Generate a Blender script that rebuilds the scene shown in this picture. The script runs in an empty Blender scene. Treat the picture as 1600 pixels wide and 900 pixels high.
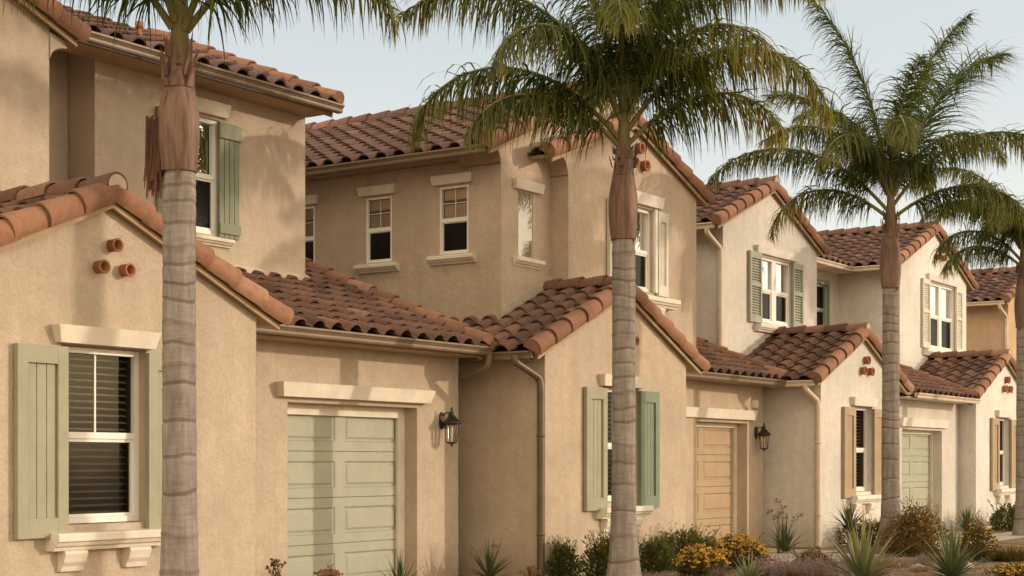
import bpy, math, random
from mathutils import Vector, Matrix
from mathutils.geometry import tessellate_polygon
V = Vector
R = random.Random(7)
scene = bpy.context.scene
COL = scene.collection

# ------------------------------------------------------------------ materials
def new_mat(name):
    m = bpy.data.materials.new(name); m.use_nodes = True
    nt = m.node_tree; nt.nodes.clear()
    return m, nt
def N(nt, t, **k):
    n = nt.nodes.new(t)
    for a, b in k.items():
        if a.startswith('i_'): n.inputs[a[2:].replace('_', ' ')].default_value = b
        else: setattr(n, a, b)
    return n
def L(nt, a, b): nt.links.new(a, b)
def rgb(c): return (c[0], c[1], c[2], 1.0)
def mixc(nt, fac, a, b, blend='MIX'):
    n = nt.nodes.new('ShaderNodeMix'); n.data_type = 'RGBA'; n.blend_type = blend
    for idx, v in ((0, fac), (6, a), (7, b)):
        if hasattr(v, 'is_output') or isinstance(v, bpy.types.NodeSocket): nt.links.new(v, n.inputs[idx])
        elif idx == 0: n.inputs[0].default_value = v
        else: n.inputs[idx].default_value = rgb(v)
    return n.outputs[2]
def noise(nt, co, scale, detail=4, rough=.55):
    n = N(nt, 'ShaderNodeTexNoise'); n.inputs['Scale'].default_value = scale
    n.inputs['Detail'].default_value = detail; n.inputs['Roughness'].default_value = rough
    L(nt, co, n.inputs['Vector']); return n.outputs['Fac']
def ramp(nt, fac, p0, p1, v0=0., v1=1.):
    n = N(nt, 'ShaderNodeMapRange'); n.inputs[1].default_value = p0; n.inputs[2].default_value = p1
    n.inputs[3].default_value = v0; n.inputs[4].default_value = v1
    L(nt, fac, n.inputs[0]); return n.outputs[0]
def finish(nt, color, rough=.8, bump=None, bstr=.3, bdist=.01, spec=.3, metallic=0., bevel=0.):
    b = N(nt, 'ShaderNodeBsdfPrincipled'); o = N(nt, 'ShaderNodeOutputMaterial')
    if isinstance(color, bpy.types.NodeSocket): L(nt, color, b.inputs['Base Color'])
    else: b.inputs['Base Color'].default_value = rgb(color)
    if isinstance(rough, bpy.types.NodeSocket): L(nt, rough, b.inputs['Roughness'])
    else: b.inputs['Roughness'].default_value = rough
    b.inputs['Specular IOR Level'].default_value = spec; b.inputs['Metallic'].default_value = metallic
    nrm = None
    if bevel:
        bv = N(nt, 'ShaderNodeBevel', samples=4); bv.inputs['Radius'].default_value = bevel; nrm = bv.outputs[0]
    if bump is not None:
        bp = N(nt, 'ShaderNodeBump'); bp.inputs['Strength'].default_value = bstr; bp.inputs['Distance'].default_value = bdist
        L(nt, bump, bp.inputs['Height'])
        if nrm: L(nt, nrm, bp.inputs['Normal'])
        nrm = bp.outputs[0]
    if nrm: L(nt, nrm, b.inputs['Normal'])
    L(nt, b.outputs[0], o.inputs[0]); return b
def objco(nt): return N(nt, 'ShaderNodeTexCoord').outputs['Object']
def geoco(nt): return N(nt, 'ShaderNodeNewGeometry').outputs['Position']
def scaled(nt, co, s):
    m = N(nt, 'ShaderNodeMapping'); m.inputs['Scale'].default_value = s; L(nt, co, m.inputs['Vector']); return m.outputs[0]

def stucco(name, c):
    m, nt = new_mat(name); co = geoco(nt)
    big = noise(nt, co, .7, 5, .6); mid = noise(nt, co, 6, 4); fine = noise(nt, co, 38, 3, .6)
    streak = noise(nt, scaled(nt, co, (5, 5, .5)), 1.0, 5, .65)
    c1 = mixc(nt, ramp(nt, big, .35, .68), [x*.84 for x in c], [min(1, x*1.10) for x in c])
    c2 = mixc(nt, ramp(nt, mid, .35, .7, 0, .38), c1, (c[0]*.74, c[1]*.70, c[2]*.64))
    c3 = mixc(nt, ramp(nt, fine, .42, .68, 0, .34), c2, [x*.62 for x in c])
    c4 = mixc(nt, ramp(nt, streak, .50, .78, 0, .42), c3, (c[0]*.66, c[1]*.63, c[2]*.6))
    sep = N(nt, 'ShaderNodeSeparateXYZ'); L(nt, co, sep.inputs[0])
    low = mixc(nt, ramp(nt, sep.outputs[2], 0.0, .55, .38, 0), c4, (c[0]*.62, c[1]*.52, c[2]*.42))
    trowel = noise(nt, co, 11, 4, .6)
    ad = N(nt, 'ShaderNodeMath', operation='ADD'); L(nt, fine, ad.inputs[0]); L(nt, ramp(nt, trowel, 0, 1, 0, 1.1), ad.inputs[1])
    finish(nt, low, .92, ad.outputs[0], .62, .016, .12, bevel=.02)
    return m
def paint(name, c, rough=.55, wear=.12, bump=.12, spec=.3, bevel=.006, grain=None):
    m, nt = new_mat(name); co = geoco(nt)
    n1 = noise(nt, co, 3.5, 5, .6); n2 = noise(nt, scaled(nt, co, grain or (40, 40, 6)), 1.0, 4)
    c1 = mixc(nt, ramp(nt, n1, .35, .7), [x*(1-wear) for x in c], [min(1, x*(1+wear*.6)) for x in c])
    c2 = mixc(nt, ramp(nt, n2, .5, .75, 0, .25), c1, [x*.72 for x in c])
    finish(nt, c2, rough, n2, bump, .004, spec, bevel=bevel)
    return m
def tile_mat(name, dark, mid, lite):
    m, nt = new_mat(name); co = geoco(nt)
    at = N(nt, 'ShaderNodeAttribute'); at.attribute_name = 'tint'
    s = N(nt, 'ShaderNodeSeparateColor'); L(nt, at.outputs['Color'], s.inputs[0])
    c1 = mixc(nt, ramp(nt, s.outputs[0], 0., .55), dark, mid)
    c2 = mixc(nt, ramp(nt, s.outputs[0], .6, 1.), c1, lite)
    n1 = noise(nt, co, 9, 5, .65); n2 = noise(nt, co, 55, 3)
    c3 = mixc(nt, ramp(nt, n1, .45, .75, 0, .55), c2, [x*.45 for x in mid])
    c4 = mixc(nt, ramp(nt, n2, .5, .72, 0, .35), c3, (.34, .24, .17))
    finish(nt, c4, .85, n2, .4, .006, .25)
    return m
M = {}
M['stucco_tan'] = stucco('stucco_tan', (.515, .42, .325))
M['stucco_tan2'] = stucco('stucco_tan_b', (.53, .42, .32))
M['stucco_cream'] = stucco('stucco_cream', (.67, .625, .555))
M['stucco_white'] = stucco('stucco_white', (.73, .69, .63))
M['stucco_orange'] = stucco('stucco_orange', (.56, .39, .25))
M['trim'] = paint('cast_trim', (.70, .63, .52), .8, .12, .25, .15, .012, (30, 30, 30))
M['trim_white'] = paint('cast_trim_white', (.73, .68, .60), .8, .12, .25, .15, .012, (30, 30, 30))
M['vinyl'] = paint('vinyl_frame', (.76, .73, .67), .4, .05, .02, .4, .004)
M['frame_grey'] = paint('frame_grey_green', (.22, .24, .19), .5, .08, .02, .4, .004)
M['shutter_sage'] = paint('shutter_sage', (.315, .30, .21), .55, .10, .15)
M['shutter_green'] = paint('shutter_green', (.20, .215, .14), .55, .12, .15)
M['shutter_sage_shaded'] = paint('shutter_sage_shade_tone', (.17, .215, .145), .55, .12, .15)  # sage shutter as it looks in shade, the shade put into the colour
M['shutter_tan'] = paint('shutter_tan', (.38, .28, .17), .6, .15, .2)
M['shutter_white'] = paint('shutter_white', (.62, .58, .48), .6, .12, .15)
M['shutter_pale'] = paint('shutter_pale_green', (.33, .34, .27), .6, .18, .2)
M['door_sage'] = paint('garage_sage', (.345, .348, .268), .5, .07, .05, .3, .005, (20, 20, 20))
M['door_tan'] = paint('garage_tan', (.40, .285, .175), .55, .08, .08, .3, .005, (3, 3, 45))
M['door_grey'] = paint('garage_grey_green', (.36, .365, .275), .55, .08, .08, .3, .005)
M['gutter_brown'] = paint('gutter_brown', (.185, .128, .078), .45, .15, .05, .4, .008)
M['gutter_cream'] = paint('gutter_cream', (.60, .49, .36), .5, .12, .05, .4, .008)
M['spout_shaded'] = paint('downspout_shaded', (.12, .08, .048), .45, .2, .05, .4, 0)  # gutter brown darkened to paint in the shade at the wall corner
M['fascia'] = paint('fascia_wood', (.40, .28, .16), .7, .15, .2)
M['tile'] = tile_mat('clay_tile', (.092, .05, .038), (.185, .094, .064), (.31, .17, .108))
M['tile_dark'] = tile_mat('clay_tile_dark', (.09, .05, .042), (.165, .085, .064), (.26, .14, .10))
M['cap'] = tile_mat('clay_cap_tile', (.18, .086, .054), (.295, .142, .084), (.385, .21, .13))
M['deck'] = paint('roof_felt', (.05, .035, .028), .9, .1, .1, .1, 0)
M['mortar'] = paint('roof_mortar', (.52, .43, .32), .95, .2, .4, .1, 0, (50, 50, 50))
M['pipe'] = paint('terracotta_pipe', (.36, .155, .085), .8, .2, .3, .2, .01, (40, 40, 40))
M['black'] = paint('dark_void', (.012, .009, .007), .9, .1, 0, .05, 0)
M['metal_black'] = paint('lantern_iron', (.025, .018, .014), .45, .3, .1, .5, .003)
M['blind'] = paint('blind_slat', (.36, .33, .25), .6, .08, .02, .3, 0)
M['room'] = paint('dark_room', (.075, .058, .045), .9, .2, 0, .05, 0)
M['mulch'] = None

def glass_mat(name, refl, tint, rough=.015, fres=1.):
    m, nt = new_mat(name)
    g = N(nt, 'ShaderNodeBsdfGlossy'); g.inputs['Roughness'].default_value = rough; g.inputs['Color'].default_value = (.95, .95, .95, 1)
    t = N(nt, 'ShaderNodeBsdfTransparent'); t.inputs['Color'].default_value = rgb(tint)
    fr = N(nt, 'ShaderNodeFresnel'); fr.inputs['IOR'].default_value = 1.5
    ad = N(nt, 'ShaderNodeMath', operation='ADD', use_clamp=True); ad.inputs[1].default_value = refl
    co = geoco(nt); n = noise(nt, co, 1.6, 2)
    bp = N(nt, 'ShaderNodeBump'); bp.inputs['Strength'].default_value = .05; bp.inputs['Distance'].default_value = .05
    L(nt, n, bp.inputs['Height']); L(nt, bp.outputs[0], g.inputs['Normal'])
    sc = N(nt, 'ShaderNodeMath', operation='MULTIPLY'); sc.inputs[1].default_value = fres; L(nt, fr.outputs[0], sc.inputs[0]); L(nt, sc.outputs[0], ad.inputs[0])
    mx = N(nt, 'ShaderNodeMixShader'); L(nt, ad.outputs[0], mx.inputs[0]); L(nt, t.outputs[0], mx.inputs[1]); L(nt, g.outputs[0], mx.inputs[2])
    o = N(nt, 'ShaderNodeOutputMaterial'); L(nt, mx.outputs[0], o.inputs[0]); return m
M['glass_bright'] = glass_mat('coated_glass', .68, (.5, .5, .48))
M['glass_clear'] = glass_mat('clear_glass', .012, (.66, .66, .62), .015, .22)
M['glass_screen'] = glass_mat('screened_glass', .02, (.45, .40, .35), .12, .3)
M['glass_blind'] = glass_mat('blind_side_glass', .03, (.9, .88, .84)); M['blind_tan'] = paint('woven_blind', (.62, .44, .28), .8, .2, .1, .1, 0, (5, 5, 60))
M['glass_lamp'] = glass_mat('lamp_glass', .03, (.93, .88, .78))

def trunk_mat():
    m, nt = new_mat('palm_trunk'); co = geoco(nt)
    at = N(nt, 'ShaderNodeAttribute'); at.attribute_name = 'tint'
    s = N(nt, 'ShaderNodeSeparateColor'); L(nt, at.outputs['Color'], s.inputs[0])
    n1 = noise(nt, scaled(nt, co, (14, 14, 2.5)), 1, 5, .65); n2 = noise(nt, scaled(nt, co, (6, 6, 34)), 1, 4)
    n3 = noise(nt, co, 3, 4)
    c1 = mixc(nt, ramp(nt, n1, .35, .7), (.185, .158, .138), (.325, .285, .25))
    c2 = mixc(nt, ramp(nt, n2, .48, .72, 0, .55), c1, (.17, .125, .095))
    c2 = mixc(nt, ramp(nt, n3, .5, .75, 0, .35), c2, (.25, .19, .14))
    c3 = mixc(nt, s.outputs[0], c2, (.10, .068, .05))
    finish(nt, c3, .9, n2, .6, .012, .15); return m
def shaft_mat():
    m, nt = new_mat('palm_crownshaft'); co = geoco(nt)
    n1 = noise(nt, scaled(nt, co, (22, 22, 1.6)), 1, 5, .65); n2 = noise(nt, scaled(nt, co, (8, 8, 2.)), 1, 4)
    c1 = mixc(nt, ramp(nt, n1, .32, .7), (.08, .045, .031), (.215, .122, .08))
    c2 = mixc(nt, ramp(nt, n2, .5, .72, 0, .7), c1, (.25, .165, .115))
    at = N(nt, 'ShaderNodeAttribute'); at.attribute_name = 'tint'
    s = N(nt, 'ShaderNodeSeparateColor'); L(nt, at.outputs['Color'], s.inputs[0])
    c3 = mixc(nt, s.outputs[0], c2, (.20, .17, .07))
    finish(nt, c3, .6, n1, .5, .02, .3); return m
def leaf_mat(name, c0, c1, tip, trans=.35, rough=.5):
    m, nt = new_mat(name); co = geoco(nt)
    at = N(nt, 'ShaderNodeAttribute'); at.attribute_name = 'tint'
    s = N(nt, 'ShaderNodeSeparateColor'); L(nt, at.outputs['Color'], s.inputs[0])
    a = mixc(nt, s.outputs[0], c0, c1); a = mixc(nt, s.outputs[1], a, tip)
    b = N(nt, 'ShaderNodeBsdfPrincipled'); L(nt, a, b.inputs['Base Color']); b.inputs['Roughness'].default_value = rough
    b.inputs['Specular IOR Level'].default_value = .25
    t = N(nt, 'ShaderNodeBsdfTranslucent'); L(nt, mixc(nt, 1., a, (1., .95, .45), 'MULTIPLY'), t.inputs['Color'])
    mx = N(nt, 'ShaderNodeMixShader'); mx.inputs[0].default_value = trans
    L(nt, b.outputs[0], mx.inputs[1]); L(nt, t.outputs[0], mx.inputs[2])
    o = N(nt, 'ShaderNodeOutputMaterial'); L(nt, mx.outputs[0], o.inputs[0]); return m
M['sheath'] = paint('dry_sheath', (.10, .048, .03), .8, .4, .3, .2, 0, (30, 30, 6)); M['trunk'] = trunk_mat(); M['shaft'] = shaft_mat()
M['frond'] = leaf_mat('palm_leaflet', (.028, .048, .012), (.13, .175, .045), (.44, .34, .085), .50)
M['rachis'] = paint('palm_rachis', (.22, .19, .07), .6, .2, .1)
M['agave'] = leaf_mat('agave_blade', (.055, .085, .04), (.13, .16, .075), (.45, .38, .16), .15)
M['yucca'] = leaf_mat('yucca_blade', (.045, .07, .032), (.10, .12, .05), (.30, .24, .11), .2)
M['shrub_green'] = leaf_mat('shrub_leaf_green', (.042, .058, .018), (.13, .15, .045), (.28, .23, .07), .4)
M['shrub_gold'] = leaf_mat('shrub_leaf_gold', (.05, .045, .014), (.14, .105, .03), (.28, .15, .04), .3)
M['shrub_rust'] = leaf_mat('shrub_leaf_rust', (.09, .066, .022), (.21, .15, .045), (.27, .15, .05), .35)
M['flower_yellow'] = leaf_mat('yellow_petal', (.52, .32, .05), (.64, .44, .09), (.5, .22, .03), .3)
M['dry'] = leaf_mat('dry_stalk', (.16, .10, .06), (.30, .20, .13), (.40, .28, .17), .2)
M['lavender'] = leaf_mat('greyed_spike', (.14, .10, .10), (.26, .20, .19), (.30, .18, .15), .2)
M['dry_red'] = leaf_mat('red_seed', (.20, .08, .05), (.32, .15, .08), (.35, .2, .1), .2)

def ground_mat():
    m, nt = new_mat('planting_bed_soil'); co = geoco(nt)
    v = N(nt, 'ShaderNodeTexVoronoi'); v.inputs['Scale'].default_value = 22; L(nt, co, v.inputs['Vector'])
    n1 = noise(nt, co, 1.3, 5); n2 = noise(nt, co, 30, 4)
    c = mixc(nt, ramp(nt, n1, .4, .65), (.18, .115, .072), (.33, .245, .165))
    c = mixc(nt, .45, c, v.outputs['Color'], 'SOFT_LIGHT')
    c = mixc(nt, ramp(nt, n2, .5, .7, 0, .6), c, (.09, .055, .035))
    finish(nt, c, .95, n2, .8, .03, .1); return m
M['soil'] = ground_mat()
M['concrete'] = paint('concrete', (.46, .39, .31), .9, .12, .4, .15, 0, (25, 25, 25))
M['rock'] = paint('boulder', (.42, .34, .26), .9, .25, .6, .15, 0, (18, 18, 18))

# ------------------------------------------------------------------ mesh builder
class Fr:
    """local frame: a along the face (to the right seen from outside), n outwards, z up"""
    def __init__(s, O, A, Nn): s.O, s.A, s.N = V(O), V(A), V(Nn)
    def p(s, a, n, z): return s.O + s.A*a + s.N*n + V((0, 0, z))
def front(Y): return Fr((0, Y, 0), (1, 0, 0), (0, -1, 0))          # a = X
def left(X): return Fr((X, 0, 0), (0, -1, 0), (-1, 0, 0))          # a = -Y
class MB:
    def __init__(s): s.v, s.f, s.m, s.t, s.sm = [], [], [], [], []
    def face(s, pts, mi=0, tint=None, smooth=False):
        i = len(s.v); s.v += [tuple(p) for p in pts]; s.f.append(tuple(range(i, i+len(pts)))); s.m.append(mi)
        s.t.append(tint); s.sm.append(smooth)
    def grid(s, rows, mi=0, tint=None, smooth=True, closed=False, tints=None):
        i0 = len(s.v); n = len(rows[0])
        for r in rows: s.v += [tuple(p) for p in r]
        for j in range(len(rows)-1):
            for k in range(n if closed else n-1):
                k2 = (k+1) % n
                s.f.append((i0+j*n+k, i0+j*n+k2, i0+(j+1)*n+k2, i0+(j+1)*n+k)); s.m.append(mi)
                s.t.append(tints[j] if tints else tint); s.sm.append(smooth)
    def box(s, fr, a0, a1, n0, n1, z0, z1, mi=0):
        P = [fr.p(a, n, z) for a in (a0, a1) for n in (n0, n1) for z in (z0, z1)]
        for q in ((0,1,3,2), (4,6,7,5), (0,4,5,1), (2,3,7,6), (0,2,6,4), (1,5,7,3)): s.face([P[k] for k in q], mi)
    def prism_a(s, fr, prof, a0, a1, mi=0, smooth=False):            # profile of (n, z) swept along a
        A = [fr.p(a0, n, z) for n, z in prof]; B = [fr.p(a1, n, z) for n, z in prof]; k = len(prof)
        for i in range(k): s.face([A[i], A[(i+1) % k], B[(i+1) % k], B[i]], mi, None, smooth)
        s.face(A[::-1], mi); s.face(B, mi)
    def prism_n(s, fr, prof, n0, n1, mi=0):                          # profile of (a, z) pushed along n
        A = [fr.p(a, n0, z) for a, z in prof]; B = [fr.p(a, n1, z) for a, z in prof]; k = len(prof)
        for i in range(k): s.face([A[i], A[(i+1) % k], B[(i+1) % k], B[i]], mi)
        s.face(A[::-1], mi); s.face(B, mi)
    def tube(s, pts, rad, seg=8, mi=0, cap=True, tint=None):
        pts = [V(p) for p in pts]; rows = []
        if not hasattr(rad, '__len__'): rad = [rad]*len(pts)
        up = None
        for i, p in enumerate(pts):
            d = (pts[min(i+1, len(pts)-1)] - pts[max(i-1, 0)]).normalized()
            if up is None: up = d.orthogonal().normalized()
            up = (up - d*up.dot(d)).normalized(); sd = d.cross(up)
            rows.append([p + (up*math.cos(2*math.pi*k/seg) + sd*math.sin(2*math.pi*k/seg))*rad[i] for k in range(seg)])
        s.grid(rows, mi, tint, True, True)
        if cap:
            s.face(rows[0][::-1], mi, tint); s.face(rows[-1], mi, tint)
    def lathe(s, c, prof, seg=12, mi=0, tints=None):                 # profile of (r, z) about vertical axis at c
        rows = [[V(c) + V((r*math.cos(2*math.pi*k/seg), r*math.sin(2*math.pi*k/seg), z)) for k in range(seg)] for r, z in prof]
        s.grid(rows, mi, None, True, True, tints)
    def build(s, name, mats, parent=None, label=None):
        me = bpy.data.meshes.new(name)
        off = V((0, 0, 0)); q = parent
        while q is not None: off += q.location; q = q.parent
        me.from_pydata([(x-off.x, y-off.y, z-off.z) for x, y, z in s.v], [], s.f)
        if not isinstance(mats, (list, tuple)): mats = [mats]
        for m in mats: me.materials.append(m)
        me.polygons.foreach_set('material_index', s.m); me.polygons.foreach_set('use_smooth', s.sm)
        if any(t is not None for t in s.t):
            ca = me.color_attributes.new('tint', 'FLOAT_COLOR', 'CORNER'); buf = []
            for f, t in zip(s.f, s.t):
                if t is None: t = (.4, 0)
                if isinstance(t[0], (tuple, list)):
                    for c in t: buf += [c[0], c[1], 0, 1]
                else:
                    buf += [t[0], t[1], 0, 1]*len(f)
            ca.data.foreach_set('color', buf)
        me.update()
        o = bpy.data.objects.new(name, me); COL.objects.link(o); o.parent = parent
        if label: o['label'] = label
        return o
def thing(name, label, cat, loc, group=None):
    o = bpy.data.objects.new(name, None); COL.objects.link(o); o.location = loc; o.empty_display_size = .3
    o['label'] = label; o['category'] = cat
    if group: o['group'] = group
    return o

# ------------------------------------------------------------------ roofs
TW, TE = .33, .315
PROF = []
for k in range(4): PROF.append((.36*k/4, .012*math.cos(math.pi*(k/4)) ))
for k in range(9):
    an = math.pi*k/8; PROF.append((.36 + .64*(1-math.cos(an))/2, -.012 + .012*0 + .088*math.sin(an)))
def tiles(mb, P, a, b, LA, LB, mi=0):
    """courses of barrel tiles on a slope: P eave corner, a along the eave, b up the slope"""
    P, a, b = V(P), V(a).normalized(), V(b).normalized(); n = a.cross(b)
    if n.z < 0: n = -n
    nc = max(1, round(LB/TE)); e = LB/nc; nt = max(1, round(LA/TW)); w = LA/nt
    for c in range(nc):
        for k in range(nt):
            tn = min(1, max(0, R.gauss(.45, .22))); jit = R.uniform(-.012, .012); lift = R.uniform(0, .008)
            sk = R.uniform(-.01, .01)
            lo, hi = [], []
            for t, h in PROF:
                q = P + a*(w*(k+t))
                lo.append(q + a*sk + b*(e*c + jit - .02) + n*(h + .040 + lift))
                hi.append(q + b*(e*(c+1) + .05) + n*(h*.92 + .004))
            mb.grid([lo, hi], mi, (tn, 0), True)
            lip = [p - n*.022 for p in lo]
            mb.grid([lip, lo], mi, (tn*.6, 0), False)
def caps(mb, P, Q, up, r=.15, mi=0, mort=1, end=False, mort_end=True, span=100):
    """half-round cap tiles from P (low end) to Q"""
    P, Q, up = V(P), V(Q), V(up); d = Q-P; LL = d.length; d.normalize()
    up = (up - d*up.dot(d)).normalized(); sd = d.cross(up)
    n = max(1, round(LL/.42)); e = LL/n
    for i in range(n):
        tn = min(1, max(0, R.gauss(.5, .22))); wob = sd*R.uniform(-.008, .008)
        rows = []
        for (s, rr, h) in ((e*i-.03, r*1.05, .026), (e*i+.02, r*1.04, .024), (e*(i+1)+.05, r*.90, .0)):
            rows.append([P + d*s + wob + up*(h + rr*math.cos(t)) + sd*(rr*math.sin(t))
                         for t in [math.radians(-span + 2*span*k/12) for k in range(13)]])
        mb.grid(rows, mi, (tn, 0), True)
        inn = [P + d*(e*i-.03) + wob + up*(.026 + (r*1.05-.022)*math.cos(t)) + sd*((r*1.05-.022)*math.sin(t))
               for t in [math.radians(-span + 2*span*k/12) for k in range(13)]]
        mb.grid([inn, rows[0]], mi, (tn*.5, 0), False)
        if i == 0 and mort_end: mb.face(inn, mort)
    if end:
        mb.face([P + d*(LL+.04) + up*(r*.9*math.cos(t)) + sd*(r*.9*math.sin(t)) for t in [math.radians(-span + 2*span*k/12) for k in range(13)]], mort)
GPROF = [(0, .0), (.075, .0), (.085, .02), (.085, .045), (.105, .075), (.118, .085), (.118, .108), (.104, .108), (.1, .09), (.075, .05), (.07, .015), (.012, .015), (.012, .11), (0, .11)]
def gutter(house_part, P, a, out, LA, mat):
    """P start of the gutter bottom at the wall side"""
    mb = MB(); fr = Fr(P, a, out); mb.prism_a(fr, GPROF, 0, LA)
    for q in (0, LA):
        mb.face([fr.p(q, n, z) for n, z in GPROF[:7]] + [fr.p(q, 0, .108)])
    return mb.build('gutter', mat, house_part)
def deck(mb, P, a, b, LA, LB, mi, z0=-.055, z1=-.004):
    P, a, b = V(P), V(a).normalized(), V(b).normalized(); n = a.cross(b)
    if n.z < 0: n = -n
    c = [P, P+a*LA, P+a*LA+b*LB, P+b*LB]
    lo = [p + n*z0 for p in c]; hi = [p + n*z1 for p in c]
    mb.face(hi, mi); mb.face(lo[::-1], mi+1)
    for i in range(4): mb.face([lo[i], lo[(i+1) % 4], hi[(i+1) % 4], hi[i]], mi+1)
def gable_roof(h, xl, xr, zl, slope, yf, yb, gut, tile='tile', xm=None, gl=True, gr=False, yfr=None, front_cap=True, gyl=None, cove=None, capr=.128):
    """gable with its ridge along Y; eaves at xl and xr"""
    xm = (xl+xr)/2 if xm is None else xm
    zm = zl + slope*(xm-xl); yfr = yf if yfr is None else yfr
    mb = MB(); bl = V((xm-xl, 0, zm-zl)); zr = zm - slope*(xr-xm); br = V((xm-xr, 0, zm-zr))
    tiles(mb, (xl, yf, zl), (0, 1, 0), bl, yb-yf, bl.length - .03)
    tiles(mb, (xr, yb, zr), (0, -1, 0), br, yb-yfr, br.length - .03)
    deck(mb, (xl+.02, yf, zl), (0, 1, 0), bl, yb-yf, bl.length-.02, 1)
    deck(mb, (xr-.02, yb, zr), (0, -1, 0), br, yb-yfr, br.length-.02, 1)
    o = mb.build('roof', [M[tile], M['deck'], M['fascia']], h)
    mb = MB(); caps(mb, (xm, min(yf, yfr)-.02, zm+.05), (xm, yb, zm+.05), (0, 0, 1), capr*.95); mb.build('ridge_cap', [M[tile], M['mortar']], o)
    if front_cap:
        mb = MB()
        nl = V((-(zm-zl), 0, xm-xl)).normalized(); nr = V(((zm-zr), 0, xr-xm)).normalized()
        up_l = (nl*.85 + V((0, -.5, 0))).normalized(); up_r = (nr*.85 + V((0, -.5, 0))).normalized()
        caps(mb, V((xl-.02, yf+.045, zl)) + nl*.01, V((xm, yf+.045, zm)) + nl*.01, up_l, capr, span=108); mb.build('rake_cap', [M['cap'], M['cap']], o); mb = MB()
        caps(mb, V((xr+.02, yfr+.045, zr)) + nr*.01, V((xm, yfr+.045, zm)) + nr*.01, up_r, capr, span=108)
        mb.build('rake_cap', [M['cap'], M['cap']], o)
        mb = MB(); f = front(yf+.03)
        mb.prism_n(f, [(xl+.03, zl-.115), (xl+.03, zl-.045), (xm, zm-.058), (xm, zm-.128)], 0, .03); mb.build('fascia', M['fascia'], o); mb = MB()
        f = front(yfr+.03)
        mb.prism_n(f, [(xm, zm-.128), (xm, zm-.058), (xr-.03, zr-.045), (xr-.03, zr-.115)], 0, .03)
        mb.build('fascia', M['fascia'], o)
    if gl: gutter(o, (xl-.002, yb if gyl is None else gyl, zl-.115), (0, -1, 0), (-1, 0, 0), (yb if gyl is None else gyl)-yf-.06, M[gut])
    if gr: gutter(o, (xr+.002, yfr+.06, zr-.115), (0, 1, 0), (1, 0, 0), yb-yfr-.06, M[gut])
    return o, xm, zm
def shed_roof(h, x0, x1, y0, z0, slope, y1, gut, tile='tile', gx0=None, gx1=None, rake=True):
    """single slope rising away from the street, gutter along its front edge"""
    b = V((0, y1-y0, slope*(y1-y0))); mb = MB()
    tiles(mb, (x0, y0, z0), (1, 0, 0), b, x1-x0, b.length)
    deck(mb, (x0, y0+.02, z0), (1, 0, 0), b, x1-x0, b.length, 1)
    o = mb.build('roof', [M[tile], M['deck'], M['fascia']], h)
    if rake:
        mb = MB(); n = V((0, -b.z, b.y)).normalized()
        caps(mb, V((x1-.03, y0, z0)) + n*.045, V((x1-.03, y1, z0+b.z)) + n*.045, n + V((.3, 0, 0)), .115)
        mb.build('rake_cap', [M['cap'], M['cap']], o)
        mb = MB(); s = Fr((x1, 0, 0), (0, 1, 0), (1, 0, 0))
        mb.prism_n(s, [(y0+.05, z0-.17), (y0+.05, z0-.03), (y1, z0+b.z-.05), (y1, z0+b.z-.19)], -.03, .0)
        mb.build('fascia', M['fascia'], o)
    gutter(o, (x0 if gx0 is None else gx0, y0-.002, z0-.115), (1, 0, 0), (0, -1, 0), (x1 if gx1 is None else gx1)-(x0 if gx0 is None else gx0)+.04, M[gut])
    # boxed soffit between gutter and wall
    return o

# ------------------------------------------------------------------ walls
def facade(mb, fr, poly, holes, mi=0, mreveal=0):
    """flat face with openings and their reveals; holes (a0,a1,z0,z1,depth)"""
    loops = [[V((a, z, 0)) for a, z in poly]] + [[V((h[0], h[2], 0)), V((h[0], h[3], 0)), V((h[1], h[3], 0)), V((h[1], h[2], 0))] for h in holes]
    flat = [p for l in loops for p in l]
    for t in tessellate_polygon(loops): mb.face([fr.p(flat[i].x, 0, flat[i].y) for i in t], mi)
    for a0, a1, z0, z1, d in holes:
        for q in (((a0, z0), (a0, z1)), ((a0, z1), (a1, z1)), ((a1, z1), (a1, z0)), ((a1, z0), (a0, z0))):
            mb.face([fr.p(q[0][0], 0, q[0][1]), fr.p(q[1][0], 0, q[1][1]), fr.p(q[1][0], -d, q[1][1]), fr.p(q[0][0], -d, q[0][1])], mreveal)
def gable_block(mb, x0, x1, yf, yb, ze0, ze1, xm, zm, holes=(), sideholes=(), z0=0, rightfront=True):
    """closed block with a gable towards the street"""
    facade(mb, front(yf), [(x0, z0), (x0, ze0), (xm, zm), (x1, ze1), (x1, z0)], list(holes))
    facade(mb, left(x0), [(-yb, z0), (-yb, ze0), (-yf, ze0), (-yf, z0)], list(sideholes))
    mb.face([(x1, yf, z0), (x1, yb, z0), (x1, yb, ze1), (x1, yf, ze1)])
    mb.face([(x0, yb, z0), (x0, yb, ze0), (xm, yb, zm), (x1, yb, ze1), (x1, yb, z0)])
def box_block(mb, x0, x1, yf, yb, z1f, z1b, holes=(), z0=0):
    facade(mb, front(yf), [(x0, z0), (x0, z1f), (x1, z1f), (x1, z0)], list(holes))
    mb.face([(x1, yf, z0), (x1, yb, z0), (x1, yb, z1b), (x1, yf, z1f)])
    mb.face([(x0, yf, z0), (x0, yb, z0), (x0, yb, z1b), (x0, yf, z1f)])
    mb.face([(x0, yb, z0), (x0, yb, z1b), (x1, yb, z1b), (x1, yb, z0)])

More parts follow.
